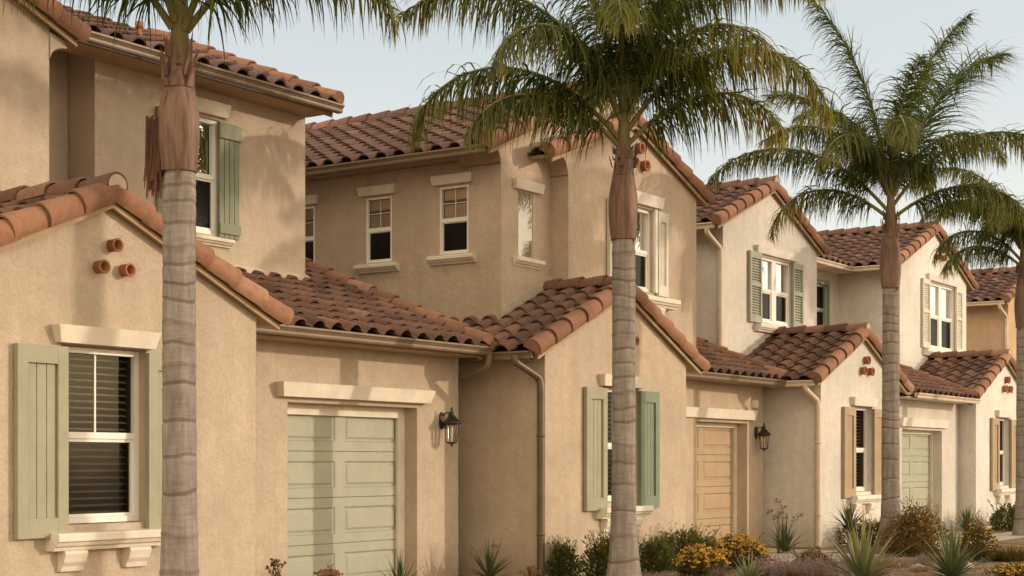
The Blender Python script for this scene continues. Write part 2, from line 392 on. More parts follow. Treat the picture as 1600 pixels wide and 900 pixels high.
# ------------------------------------------------------------------ windows, doors and trim
def shutter(win, fr, a0, a1, z0, z1, mat, style='panel', n0=.012, label=None):
    mb = MB(); t = .055
    if style == 'panel':
        st = .17*(a1-a0)+.02; rl = .16*1.0 if z1-z0 > 1.2 else .1
        mb.box(fr, a0, a0+st, n0, n0+t, z0, z1); mb.box(fr, a1-st, a1, n0, n0+t, z0, z1)
        mb.box(fr, a0+st, a1-st, n0, n0+t-.001, z1-rl, z1-.001); mb.box(fr, a0+st, a1-st, n0, n0+t-.001, z0+.001, z0+rl*1.1)
        k = 3; w = (a1-a0-2*st)/k
        for i in range(k): mb.box(fr, a0+st+w*i+.004, a0+st+w*(i+1)-.004, n0, n0+t*.5, z0+rl*1.1, z1-rl)
        mb.box(fr, a0+st, a1-st, n0, n0+t*.32, z0+rl*1.1, z1-rl)
    elif style == 'plank':
        k = 4; w = (a1-a0)/k
        for i in range(k): mb.box(fr, a0+w*i+.005, a0+w*(i+1)-.005, n0, n0+t*.6, z0, z1)
        mb.box(fr, a0+.006, a1-.006, n0, n0+t*.35, z0+.002, z1-.002)
        mb.box(fr, a0-.012, a1+.012, n0+t*.61, n0+t*1.1, z1-.20, z1-.02)
        mb.box(fr, a0-.004, a1+.004, n0+t*.61, n0+t, z0+.05, z0+.18)
    else:                                                            # two louvred panels with rounded ends
        st = .065; zm = (z0+z1)/2+.05
        mb.box(fr, a0, a0+st, n0, n0+t, z0, z1); mb.box(fr, a1-st, a1, n0, n0+t, z0, z1)
        for za, zb in ((z0+.001, z0+.13), (zm-.04, zm+.04), (z1-.13, z1-.001)): mb.box(fr, a0+st, a1-st, n0, n0+t-.001, za, zb)
        for za, zb in ((z0+.13, zm-.04), (zm+.04, z1-.13)):
            k = int((zb-za)/.05)
            for i in range(k):
                q = za+(zb-za)*i/k; mb.prism_a(fr, [(n0+.01, q), (n0+.036, q+.004), (n0+.04, q+.012), (n0+.014, q+.05)], a0+st, a1-st)
        mb.box(fr, a0+.01, a1-.01, n0, n0+.012, z0+.002, z1-.002)
    return mb.build('shutter', mat, win, label)
def lintel(par, fr, a0, a1, z0, z1, mat, depth=.1, flare=.06):
    mb = MB()
    A = [(a0+flare, z0), (a0, z1), (a1, z1), (a1-flare, z0)]
    n0, n1, n2 = -.02, depth*.7, depth
    b = [fr.p(a, n0, z) for a, z in A]
    f = [fr.p(A[0][0], n1, A[0][1]), fr.p(A[1][0]-.0, n2, A[1][1]), fr.p(A[2][0], n2, A[2][1]), fr.p(A[3][0], n1, A[3][1])]
    mb.face(f); mb.face(b[::-1])
    for i in range(4): mb.face([b[i], b[(i+1) % 4], f[(i+1) % 4], f[i]])
    return mb.build('lintel', mat, par)
def sill(par, fr, a0, a1, z0, z1, mat, depth=.15, corbels=(), cw=.26, ch=.19):
    h = z1-z0
    prof = [(-.05, z1), (depth, z1-.008), (depth+.008, z1-.02), (depth+.008, z0+h*.52), (depth-.012, z0+h*.46), (depth-.03, z0+h*.26), (depth-.055, z0+h*.2), (depth-.065, z0), (-.05, z0)]
    mb = MB(); mb.prism_a(fr, prof, a0, a1); o = mb.build('sill', mat, par)
    for c in corbels:
        mb = MB()
        prof = [(-.02, z0-.001), (depth-.07, z0-.001), (depth-.06, z0-.03), (depth-.075, z0-.07), (depth-.085, z0-ch*.55), (depth*.33, z0-ch*.75), (depth*.25, z0-ch), (-.02, z0-ch)]
        mb.prism_a(fr, prof, c-cw/2, c+cw/2); mb.build('corbel', mat, par)
    return o
def window(h, fr, a0, a1, z0, z1, recess, frame='vinyl', up='glass_bright', low='glass_screen', double=False, mullion=False, blinds=False, grid2=False, split=.5, w=.055):
    """sash window set in an opening; the frame mesh is the part, panes its sub-parts"""
    mb = MB(); n = -recess; t = .05; iw = .03 if w > .05 else .014; mw = .01 if w > .05 else .005
    def rect(b0, b1, c0, c1, ww, na, nb):
        mb.box(fr, b0, b0+ww, na, nb, c0, c1); mb.box(fr, b1-ww, b1, na, nb, c0, c1)
        mb.box(fr, b0+ww, b1-ww, na, nb-.001, c0+.001, c0+ww); mb.box(fr, b0+ww, b1-ww, na, nb-.001, c1-ww, c1-.001)
    zs = z0+(z1-z0)*split
    cols = [(a0, a1)]
    if double:
        am = (a0+a1)/2; cols = [(a0, am-.05), (am+.05, a1)]; mb.box(fr, am-.05, am+.05, n-.01, n+t, z0+.002, z1-.002)
    for c0, c1 in cols:
        rect(c0, c1, z0, z1, w, n-.005, n+t)
        mb.box(fr, c0+w, c1-w, n-.004, n+.042, zs-.03, zs+.03)
        rect(c0+w, c1-w, z0+w, zs-.03, iw, n-.004, n+.03)
        if mullion: mb.box(fr, (c0+c1)/2-mw, (c0+c1)/2+mw, n-.004, n+.016, zs+.03, z1-w)
        if grid2: mb.box(fr, c0+w, c1-w, n-.004, n+.015, (zs+z1)/2-mw, (zs+z1)/2+mw)
    o = mb.build('window', M[frame], h)
    for c0, c1 in cols:
        p = MB(); p.face([fr.p(c0+w, n+.006, zs+.03), fr.p(c1-w, n+.006, zs+.03), fr.p(c1-w, n+.006, z1-w), fr.p(c0+w, n+.006, z1-w)]); p.build('pane', M[up], o)
        p = MB(); p.face([fr.p(c0+w, n+.012, z0+w), fr.p(c1-w, n+.012, z0+w), fr.p(c1-w, n+.012, zs-.03), fr.p(c0+w, n+.012, zs-.03)]); p.build('pane', M[low], o)
    p = MB(); p.face([fr.p(a0, n-.22, z0), fr.p(a1, n-.22, z0), fr.p(a1, n-.22, z1), fr.p(a0, n-.22, z1)])
    for q0, q1 in ((a0+.004, a0+.004), (a1-.004, a1-.004)): p.face([fr.p(q0, n-.22, z0), fr.p(q0, n-.02, z0), fr.p(q0, n-.02, z1), fr.p(q0, n-.22, z1)])
    p.build('room_backing', M['room'], o)
    if blinds:
        p = MB(); k = int((z1-z0)/.062)
        for i in range(k):
            z = z0 + (z1-z0)*i/k + .02; tilt = R.uniform(-.003, .003)
            p.face([fr.p(a0+w, n-.05, z+tilt), fr.p(a1-w, n-.05, z-tilt), fr.p(a1-w, n-.092, z+.020-tilt), fr.p(a0+w, n-.092, z+.020+tilt)])
        p.build('blind', M['blind'], o)
    return o
def garage_door(h, X0, X1, Y, z1, mat, cols=2, rows=4):
    fr = front(Y); mb = MB(); sh = z1/rows
    mb.face([fr.p(X0, -.02, 0), fr.p(X1, -.02, 0), fr.p(X1, -.02, z1), fr.p(X0, -.02, z1)])
    for r in range(rows):
        za, zb = r*sh+.004, (r+1)*sh-.004
        px = .09; py = .115; cw = (X1-X0)/cols
        xs = [X0]
        for c in range(cols): xs += [X0+cw*c+px, X0+cw*(c+1)-px]
        xs.append(X1)
        for i in range(0, len(xs), 2): mb.box(fr, xs[i], xs[i+1], -.02, 0, za, zb)
        for c in range(cols):
            a, b = X0+cw*c+px, X0+cw*(c+1)-px
            mb.box(fr, a, b, -.02, -.0005, za, za+py); mb.box(fr, a, b, -.02, -.0005, zb-py, zb)
            o1 = [(a, za+py), (b, za+py), (b, zb-py), (a, zb-py)]
            def ins(k): return [(a+k, za+py+k), (b-k, za+py+k), (b-k, zb-py-k), (a+k, zb-py-k)]
            ringz = [(o1, 0), (ins(.018), -.016), (ins(.034), -.016), (ins(.062), -.003)]
            for (p1, n1), (p2, n2) in zip(ringz, ringz[1:]):
                for i in range(4):
                    j = (i+1) % 4; mb.face([fr.p(p1[i][0], n1, p1[i][1]), fr.p(p1[j][0], n1, p1[j][1]), fr.p(p2[j][0], n2, p2[j][1]), fr.p(p2[i][0], n2, p2[i][1])])
            mb.face([fr.p(q[0], -.003, q[1]) for q in ins(.062)])
    o = mb.build('garage_door', mat, h)
    return o
def door_casing(h, fr, a0, a1, z1, n, mat, w=.09):
    mb = MB(); mb.box(fr, a0, a0+w, n, n+.05, 0, z1); mb.box(fr, a1-w, a1, n, n+.05, 0, z1); mb.box(fr, a0+w, a1-w, n, n+.049, z1-w, z1-.001)
    return mb.build('door_frame', mat, h)
def downspout(h, pts, mat, r=.042):
    P = [V(p) for p in pts]; out = [P[0]]
    for i in range(1, len(P)-1):
        a, b, c = P[i-1], P[i], P[i+1]; q = min(.09, (b-a).length*.45, (c-b).length*.45)
        p1 = b+(a-b).normalized()*q; p2 = b+(c-b).normalized()*q
        for t in (0, .25, .5, .75, 1): out.append(p1*(1-t)**2 + b*2*t*(1-t) + p2*t*t)
    out.append(P[-1])
    mb = MB(); mb.tube(out, r, 10); o = mb.build('downspout', mat, h)
    zs = [z for z in (.6, 1.9) if P[-1].z < z < P[-2].z]
    for z in zs:
        mb = MB(); mb.lathe((P[-1].x, P[-1].y, 0), [(r+.001, z-.02), (r+.008, z-.02), (r+.008, z+.02), (r+.001, z+.02)], 10); mb.build('bracket', mat, o)
    return o
def vent_pipe(h, fr, a, z, r=.058, ln=.10):
    mb = MB(); rows = []
    for n, rr in ((-.05, r), (ln-.02, r), (ln-.018, r*1.12), (ln, r*1.12), (ln, r*.80), (-.03, r*.78)):
        rows.append([fr.p(a + rr*math.cos(2*math.pi*k/16), n, z + rr*math.sin(2*math.pi*k/16)) for k in range(16)])
    mb.grid(rows, 0, None, True, True); mb.face(rows[-1], 1)
    return mb.build('vent_pipe', [M['pipe'], M['black']], h)
def cove(mb, X, yf, depth, z, r, mi=0):
    """quarter-round stucco return under a side eave, sweeping out from the wall X towards -X"""
    pr = [(0, z)] + [(r, z)] + [(r - r*math.sin(t), z - r + r*math.cos(t)) for t in [math.pi/2*k/6 for k in range(1, 7)]]
    f = left(X); mb.prism_a(f, [(n, zz) for n, zz in pr], -(yf+depth), -yf, mi)
def soffit(h, fr, a0, a1, d, z, mat):
    mb = MB(); mb.box(fr, a0, a1, 0, d, z, z+.025); return mb.build('soffit', M[mat], h)
def lantern(x, y, z, label):
    t = thing('wall_lantern', label, 'lantern', (x, y, z), 'black wall lanterns beside the garage doors')
    f = front(y); c = V((x, y-.17, z)); s6 = [2*math.pi*k/6 + .26 for k in range(6)]
    mb = MB()
    pts = [(.055*math.cos(q), .115*math.sin(q)) for q in [2*math.pi*k/14 for k in range(14)]]
    mb.prism_n(f, [(x+a, z+.06+b) for a, b in pts], 0, .025); mb.build('wall_plate', M['metal_black'], t)
    mb = MB(); mb.tube([(x, y-.02, z+.03), (x, y-.07, z+.02), (x, y-.11, z+.07), (x, y-.13, z+.15), (x, y-.17, z+.175)], .014, 8)
    mb.tube([(x, y-.02, z+.12), (x, y-.06, z+.155), (x, y-.11, z+.165), (x, y-.15, z+.15)], .009, 6); mb.build('arm', M['metal_black'], t)
    mb = MB(); mb.lathe(c, [(.004, .235), (.016, .225), (.018, .21), (.009, .195), (.02, .18), (.026, .165), (.03, .14), (.055, .105), (.10, .055), (.128, .035), (.130, .022), (.11, .02), (.0, .022)], 12); mb.build('cap', M['metal_black'], t)
    mb = MB()
    for q in s6:
        mb.tube([c + V((.098*math.cos(q), .098*math.sin(q), .02)), c + V((.066*math.cos(q), .066*math.sin(q), -.225))], .0065, 5)
    for rr, zz, w in ((.098, .008, .010), (.066, -.225, .009)):
        ring = [c + V((rr*math.cos(q), rr*math.sin(q), zz)) for q in [2*math.pi*k/6+.26 for k in range(7)]]; mb.tube(ring, w, 5)
    mb.lathe(c, [(.0, -.222), (.06, -.225), (.05, -.24), (.012, -.25), (.014, -.268), (.002, -.282)], 10); mb.build('cage', M['metal_black'], t)
    mb = MB(); mb.lathe(c, [(.09, .01), (.06, -.215)], 6); mb.build('glass', M['glass_lamp'], t)
    mb = MB(); mb.lathe(c, [(.012, -.215), (.014, -.11), (.011, -.10), (.02, -.08), (.021, -.055), (.006, -.02)], 8); mb.build('bulb', M['trim_white'], t)
    return t
HG = 'stucco houses standing in a row along the street'
YF, YG = 11.17, 12.2

def lower_gable(h, mb, x0, x1, xl, xr, hole):
    """the single-storey gabled front room: returns roof slope data"""
    slope = .43; xm = (xl+xr)/2; zm = 3.02 + slope*(xm-xl)
    f = lambda x: 3.02 + slope*(x-xl if x <= xm else xr-x) - .03
    gable_block(mb, x0, x1, YF, 15.6, f(x0), f(x1), xm, zm-.03, [hole])
    return slope, xm, zm

def lower_window(h, c, y, mat_sh, mat_sh2, trim, low='glass_screen', up='glass_clear', corb=2, lab1=None, lab2=None):
    fr = front(y); w = .505
    o = window(h, fr, c-w, c+w, .99, 2.60, .15, up=up, low=low, mullion=True, blinds=True)
    lintel(o, fr, c-.62, c+.60, 2.615, 2.775, M[trim], .11, .05)
    sill(o, fr, c-.68, c+.66, .76, .925, M[trim], .17, (c-.42, c+.34)[:corb])
    shutter(o, fr, c-w-.53, c-w+.025, .88, 2.58, M[mat_sh], 'panel', label=lab1)
    shutter(o, fr, c+w-.025, c+w+.53, .88, 2.58, M[mat_sh2], 'panel', label=lab2)
    return o

# ================================================================== HOUSE 1 (nearest)
h1 = thing('stucco_house', 'nearest tan stucco house with sage green garage door and big sage window shutters', 'house', (12.0, YF, 0), HG)
mb = MB()
sl, xm, zm = lower_gable(h1, mb, 8.0, 11.93, 7.66, 12.22, (9.92-.505, 9.92+.505, .985, 2.605, .16))
box_block(mb, 11.8, 16.90, YG, 17.5, 3.0, 4.9, [(13.55, 16.0, 0, 2.24, .25)])
f = lambda x, xl, xr, z, s: z + s*(min(x-xl, xr-x)) - .03
box_block(mb, 12.28, 15.9, 14.0, 20, 6.18, 8.2, [(13.62, 14.28, 4.38, 5.82, .09)])     # upper main wall
mb.face([(10.0, 14.45, 2), (12.4, 14.45, 2), (12.4, 14.45, 6.62), (10.0, 14.45, 6.62)])        # recess back wall
U1 = (5.9, 11.12, 6.0, .41, 8.51)
gable_block(mb, 6.3, 10.8, 13.0, 20, f(6.3, 5.9, 11.12, 6.0, .41), f(10.8, 5.9, 11.12, 6.0, .41), 8.51, 6.0+.41*2.61-.03)
wall1 = mb.build('wall', M['stucco_tan'], h1)
mb = MB(); fr_ = Fr((10.8, 0, 0), (0, 1, 0), (1, 0, 0))
r = .22; pr = [(0, 5.99), (r, 5.93), (r, 5.86)] + [(r - r*math.sin(t), 5.86 - .15 + .15*math.cos(t)) for t in [math.pi/2*k/6 for k in range(1, 7)]]
mb.prism_a(fr_, pr, 12.985, 13.16); mb.build('eave_return', M['stucco_tan'], h1)
gable_roof(h1, 7.66, 12.22, 3.03, .43, YF-.09, 13.6, 'gutter_brown', gl=True)
shed_roof(h1, 11.4, 16.88, 11.75, 3.06, .387, 16.0, 'gutter_brown', gx0=12.12)
shed_roof(h1, 10.9, 15.96, 13.52, 6.28, .40, 17.0, 'gutter_brown', tile='tile_dark', gx0=11.45)
gable_roof(h1, 5.9, 11.12, 6.0, .41, 12.91, 20, 'gutter_brown', gl=False)
# soffits
soffit(h1, front(14.0), 10.85, 15.93, .42, 6.16, 'fascia'); soffit(h1, front(YG), 11.95, 16.86, .40, 2.925, 'fascia')
lower_window(h1, 9.92, YF, 'shutter_sage', 'shutter_sage', 'trim')
o = window(h1, front(14.0), 13.62, 14.28, 4.38, 5.82, .08)
lintel(o, front(14.0), 13.50, 14.42, 5.86, 6.03, M['trim'], .08, .03); sill(o, front(14.0), 13.48, 14.46, 4.24, 4.35, M['trim'], .10)
shutter(o, front(14.0), 13.20, 13.60, 4.36, 5.80, M['shutter_green'], 'plank'); shutter(o, front(14.0), 14.24, 14.60, 4.36, 5.80, M['shutter_green'], 'plank')
garage_door(h1, 13.55, 16.0, YG+.25, 2.24, M['door_sage'])
door_casing(h1, front(YG), 13.55, 16.0, 2.24, -.249, M['trim'], .13)
lintel(h1, front(YG), 13.33, 16.22, 2.30, 2.465, M['trim'], .14, .05)
for a, z in ((9.99, 3.55), (9.83, 3.335), (10.14, 3.335)): vent_pipe(h1, front(YF), a, z)
downspout(h1, [(16.84, 11.66, 2.95), (16.84, 11.68, 2.80), (16.98, 12.25, 2.66), (16.98, 12.4, 2.55), (16.98, 12.4, .02)], M['gutter_brown'])
mb = MB(); mb.tube([(13.7, 14.8, 6.6), (13.7, 14.8, 7.04)], .036, 10); mb.lathe((13.7, 14.8, 7.0), [(.036, -.03), (.052, -.03), (.052, .05), (0, .05)], 10); mb.build('roof_vent', M['pipe'], h1)
lantern(16.52, YG, 2.03, 'black wall lantern right of the sage green garage door, larger in view')

mb = MB(); mb.prism_a(front(14.0), [(0, 3.88), (0, 4.06), (.05, 4.04), (.11, 3.99), (.11, 3.88)], 12.3, 15.9); mb.build('flashing', M['mortar'], h1)
# ================================================================== HOUSE 2
h2 = thing('stucco_house', 'second tan stucco house with wood toned tan garage door and dark tiled upper roof', 'house', (21.0, YF, 0), HG)
mb = MB()
lower_gable(h2, mb, 17.42, 21.42, 16.98, 21.9, (19.42-.505, 19.42+.505, .985, 2.605, .16))
box_block(mb, 21.3, 26.42, YG, 17.5, 3.0, 4.9, [(23.1, 25.75, 0, 2.24, .25)])
sh = [(-14.92, -14.42, 4.52, 5.50, .08), (-13.55, -13.03, 4.55, 5.53, .08), (-16.42, -15.92, 4.50, 5.48, .08)]
gable_block(mb, 18.3, 21.55, 12.47, 20, 6.0, 7.4, 21.5, 7.42, [(18.74, 19.12, 4.5, 5.45, .03)], sh)
gable_block(mb, 21.5, 24.4, 14.0, 20, 7.44, 6.2, 21.52, 7.45)
f2 = lambda x: 5.98 + .37*(min(x-19.0, 23.98-x)) - .03
gable_block(mb, 19.6, 23.69, 12.16, 20, f2(19.6), f2(23.69), 21.49, f2(21.49), [(21.12, 22.16, 4.26, 5.58, .12)])
mb.build('wall', M['stucco_tan2'], h2)
mb = MB(); cove(mb, 18.3, 12.47, .7, 6.02, .26); cove(mb, 18.3, 13.18, 7, 5.98, .12); cove(mb, 19.6, 12.16, .45, 6.05, .30); mb.build('eave_return', M['stucco_tan2'], h2)
gable_roof(h2, 17.10, 21.8, 3.0, .44, YF-.09, 13.4, 'gutter_brown', gyl=13.4)
shed_roof(h2, 21.2, 26.32, 11.75, 3.03, .387, 15.4, 'gutter_brown', gx0=21.8)
gable_roof(h2, 17.88, 24.9, 5.95, .42, 12.38, 20, 'gutter_brown', tile='tile_dark', xm=21.5, yfr=13.9)
gable_roof(h2, 19.0, 23.98, 5.98, .37, 12.07, 14.8, 'gutter_brown', tile='tile_dark', gl=False)
soffit(h2, front(YG), 21.9, 26.3, .40, 2.925, 'fascia')
o = lower_window(h2, 19.42, YF, 'shutter_sage', 'shutter_sage_shaded', 'trim', lab1='pale sage shutter in sun', lab2='sage shutter with shade painted into its colour')
FS = left(18.3)
for k, (a0, a1, z0, z1, d) in enumerate(sh):
    o = window(h2, FS, a0, a1, z0, z1, .06, mullion=True, grid2=True, up='glass_blind', blinds=False, w=.036)
    p = MB(); p.face([FS.p(a0+.04, -.075, z0+.5*(z1-z0)), FS.p(a1-.04, -.075, z0+.5*(z1-z0)), FS.p(a1-.04, -.075, z1), FS.p(a0+.04, -.075, z1)]); zb = z0+.735*(z1-z0); p.face([FS.p(a0+.04, -.071, zb), FS.p(a1-.04, -.071, zb), FS.p(a1-.04, -.071, zb+.07), FS.p(a0+.04, -.071, zb+.07)], 1); p.build('blind', [M['blind_tan'], M['spout_shaded']], o)  # dark strip across the blind paints in a reflection on the pane
    lintel(o, FS, a0-.12, a1+.10, z1+.02, z1+.155, M['trim'], .08, .03); sill(o, FS, a0-.15, a1+.14, z0-.15, z0-.02, M['trim'], .10)
FB = front(12.47)
mb = MB(); mb.box(FB, 18.74, 19.12, -.028, -.012, 4.5, 5.45); o = mb.build('window', M['trim_white'], h2)
p = MB(); p.face([FB.p(18.755, -.008, 4.515), FB.p(19.105, -.008, 4.515), FB.p(19.105, -.008, 5.44), FB.p(18.755, -.008, 5.44)]); p.build('pane', glass_mat('mirror_glass', .16, (.8, .76, .7)), o)
lintel(o, FB, 18.60, 19.34, 5.46, 5.60, M['trim'], .08, .02); sill(o, FB, 18.60, 19.34, 4.36, 4.49, M['trim'], .08)
FW = front(12.16)
o = window(h2, FW, 21.12, 22.16, 4.26, 5.58, .10, split=.48)
lintel(o, FW, 21.0, 22.42, 5.62, 5.80, M['trim_white'], .09, .02)
mb = MB(); mb.box(FW, 22.17, 22.25, 0, .05, 4.26, 5.6); mb.box(FW, 21.03, 21.11, 0, .05, 4.26, 5.6); mb.build('casing', M['trim_white'], o)
shutter(o, FW, 22.26, 22.58, 4.22, 5.58, M['shutter_white'], 'panel'); shutter(o, FW, 20.70, 21.02, 4.22, 5.58, M['shutter_white'], 'panel')
sill(o, FW, 20.62, 22.70, 4.02, 4.18, M['trim'], .22, (22.15, 21.0), .34, .24)
garage_door(h2, 23.1, 25.75, YG+.25, 2.24, M['door_tan'])
door_casing(h2, front(YG), 23.1, 25.75, 2.24, -.249, M['trim'], .08)
lintel(h2, front(YG), 22.9, 25.95, 2.30, 2.47, M['trim'], .12, .02)
for a, z in ((21.66, 6.49), (21.48, 6.24), (21.83, 6.24)): vent_pipe(h2, FW, a, z, .085, .1)
for a, z in ((19.55, 3.5), (19.38, 3.29), (19.72, 3.29)): vent_pipe(h2, front(YF), a, z)
downspout(h2, [(16.92, 11.32, 2.93), (16.93, 11.3, 2.84), (17.36, 11.22, 2.66), (17.37, 11.20, 2.56), (17.37, 11.20, .02)], M['spout_shaded'], .05)
mb = MB(); mb.box(front(YG), 25.95, 26.13, 0, .05, 2.53, 2.67); mb.box(front(YG), 25.97, 26.11, .05, .056, 2.55, 2.65); mb.build('doorbell_box', M['vinyl'], h2)
lantern(26.1, YG, 2.02, 'black wall lantern right of the tan garage door, smaller in view')

for fr_, a0, za, a1, zb in ((front(12.47), 18.3, 3.66, 19.6, 4.2), (front(12.16), 19.6, 4.13, 21.0, 4.15)):
    mb = MB(); mb.prism_n(fr_, [(a0, za-.06), (a0, za+.09), (a1, zb+.09), (a1, zb-.06)], .0, .045); mb.build('flashing', M['mortar'], h2)
# ================================================================== HOUSE 3
h3 = thing('stucco_house', 'cream stucco house with tan shuttered lower window and pale green shutters above', 'house', (30.0, YF, 0), HG)
mb = MB()
lower_gable(h3, mb, 26.65, 30.6, 26.30, 30.95, (28.66-.505, 28.66+.505, .985, 2.605, .16))
box_block(mb, 30.5, 35.50, 11.55, 17.5, 3.0, 4.9, [(31.9, 34.4, 0, 2.24, .25)])
f3 = lambda x: 5.95 + .41*(min(x-26.0, 31.02-x)) - .03
gable_block(mb, 26.4, 30.8, 13.0, 20, f3(26.4), f3(30.8), 28.51, f3(28.51), [(28.0, 29.45, 4.28, 5.56, .1)])
box_block(mb, 30.7, 35.9, 14.5, 20, 6.15, 8.0, [(34.2, 34.95, 4.55, 5.72, .1)])
mb.build('wall', M['stucco_cream'], h3)
gable_roof(h3, 26.30, 30.95, 3.02, .43, YF-.09, 13.2, 'gutter_cream', gyl=12.0)
shed_roof(h3, 30.9, 35.35, 11.1, 2.98, .387, 14.6, 'gutter_cream', gx0=31.3)
gable_roof(h3, 26.0, 31.02, 5.95, .41, 12.91, 19, 'gutter_cream', tile='tile_dark')
shed_roof(h3, 30.5, 36.2, 14.05, 6.15, .40, 18, 'gutter_cream', tile='tile_dark', gx0=31.0, gx1=35.2, rake=False)
soffit(h3, front(14.5), 30.9, 35.5, .42, 6.04, 'trim'); soffit(h3, front(11.55), 31.1, 35.3, .4, 2.875, 'trim')
lower_window(h3, 28.66, YF, 'shutter_tan', 'shutter_tan', 'trim_white', corb=2)
FU = front(13.0)
o = window(h3, FU, 28.0, 29.45, 4.28, 5.56, .08, double=True)
lintel(o, FU, 27.75, 29.65, 5.60, 5.74, M['trim_white'], .1, .03); sill(o, FU, 27.75, 29.75, 4.08, 4.23, M['trim_white'], .14)
shutter(o, FU, 27.45, 27.98, 4.24, 5.60, M['shutter_pale'], 'louvre'); shutter(o, FU, 29.47, 29.97, 4.24, 5.58, M['shutter_pale'], 'louvre')
o = window(h3, front(14.5), 34.2, 34.95, 4.55, 5.72, .08, frame='frame_grey', up='glass_clear')
mb = MB(); fq = front(14.5); mb.box(fq, 34.1, 34.2, 0, .04, 4.5, 5.82); mb.box(fq, 34.95, 35.05, 0, .04, 4.5, 5.82); mb.box(fq, 34.2, 34.95, 0, .039, 5.72, 5.819); mb.build('casing', M['frame_grey'], o)
garage_door(h3, 31.9, 34.4, 11.8, 2.24, M['door_grey'])
door_casing(h3, front(11.55), 31.9, 34.4, 2.24, -.249, M['trim_white'], .08)
lintel(h3, front(11.55), 31.7, 34.65, 2.30, 2.48, M['trim_white'], .1, .02)
for a, z in ((28.78, 3.5), (28.6, 3.29), (28.98, 3.29)): vent_pipe(h3, front(YF), a, z, .075)
downspout(h3, [(26.24, 11.3, 2.93), (26.25, 11.28, 2.84), (26.59, 11.22, 2.66), (26.60, 11.20, 2.56), (26.60, 11.20, .02)], M['gutter_cream'], .05)
downspout(h3, [(25.94, 13.1, 5.86), (25.95, 13.1, 5.76), (26.33, 13.03, 5.52), (26.35, 13.03, 5.40), (26.35, 13.03, 3.4)], M['gutter_cream'], .05)
downspout(h3, [(31.2, 11.45, 2.80), (31.2, 11.43, 2.68), (31.1, 11.48, 2.5), (31.1, 11.48, .02)], M['gutter_cream'], .045)

# ================================================================== HOUSE 4
h4 = thing('stucco_house', 'off white stucco house with white shutters on its upper double window', 'house', (39.0, YF, 0), HG)
mb = MB()
lower_gable(h4, mb, 35.62, 39.75, 35.36, 40.2, (37.70-.505, 37.70+.505, .985, 2.605, .16))
box_block(mb, 39.6, 44.6, 11.55, 17.5, 3.0, 4.9, [(40.9, 43.5, 0, 2.24, .25)])
f4 = lambda x: 6.15 + .41*(min(x-35.25, 41.05-x)) - .03
gable_block(mb, 35.72, 40.65, 13.0, 22, f4(35.72), f4(40.65), 38.15, f4(38.15), [(37.7, 39.65, 4.36, 5.98, .1)])
mb.build('wall', M['stucco_white'], h4)
gable_roof(h4, 35.36, 40.2, 3.02, .43, YF-.09, 13.2, 'gutter_cream', gyl=11.6)
shed_roof(h4, 40.0, 44.5, 11.1, 2.98, .387, 14.6, 'gutter_cream', gx0=40.4)
gable_roof(h4, 35.25, 41.05, 6.15, .41, 12.91, 20, 'gutter_cream', tile='tile_dark', gyl=14.1)
lower_window(h4, 37.70, YF, 'shutter_tan', 'shutter_tan', 'trim_white')
o = window(h4, FU, 37.7, 39.65, 4.36, 5.98, .08, double=True)
lintel(o, FU, 37.55, 39.8, 6.02, 6.17, M['trim_white'], .1, .03); sill(o, FU, 37.3, 40.1, 4.16, 4.32, M['trim_white'], .14)
shutter(o, FU, 37.17, 37.68, 4.34, 6.02, M['shutter_white'], 'louvre'); shutter(o, FU, 39.67, 40.18, 4.34, 6.02, M['shutter_white'], 'louvre')
garage_door(h4, 40.9, 43.5, 11.8, 2.24, M['door_tan']); lintel(h4, front(11.55), 40.7, 43.7, 2.30, 2.48, M['trim_white'], .1, .02)
for a, z in ((37.90, 3.52), (37.70, 3.30), (38.10, 3.30)): vent_pipe(h4, front(YF), a, z, .08)
for a, z in ((38.55, 6.85), (38.38, 6.66), (38.72, 6.66)): vent_pipe(h4, FU, a, z, .075)

# ================================================================== HOUSE 5 (edge of the frame)
h5 = thing('stucco_house', 'farthest orange tan stucco house, mostly cut off by the right edge', 'house', (48.0, YF, 0), HG)
mb = MB()
lower_gable(h5, mb, 44.9, 48.9, 44.5, 49.3, (46.9-.505, 46.9+.505, .985, 2.605, .16))
f5 = lambda x: 6.05 + .41*(min(x-43.95, 49.1-x)) - .03
gable_block(mb, 44.35, 48.7, 13.0, 20, f5(44.35), f5(48.7), 46.52, f5(46.52), [(45.8, 47.2, 4.3, 5.6, .1)])
mb.build('wall', M['stucco_orange'], h5)
gable_roof(h5, 44.5, 49.3, 3.02, .43, YF-.09, 13.2, 'gutter_brown', gyl=11.6)
gable_roof(h5, 43.95, 49.1, 6.05, .41, 12.91, 19, 'gutter_cream', tile='tile_dark')
lower_window(h5, 46.9, YF, 'shutter_tan', 'shutter_tan', 'trim')
o = window(h5, FU, 45.8, 47.2, 4.3, 5.6, .08, double=True); sill(o, FU, 45.5, 47.5, 4.12, 4.26, M['trim'], .14)
downspout(h5, [(43.89, 13.1, 5.96), (43.9, 13.1, 5.86), (44.28, 13.03, 5.62), (44.30, 13.03, 5.5), (44.30, 13.03, 3.4)], M['gutter_cream'], .05)

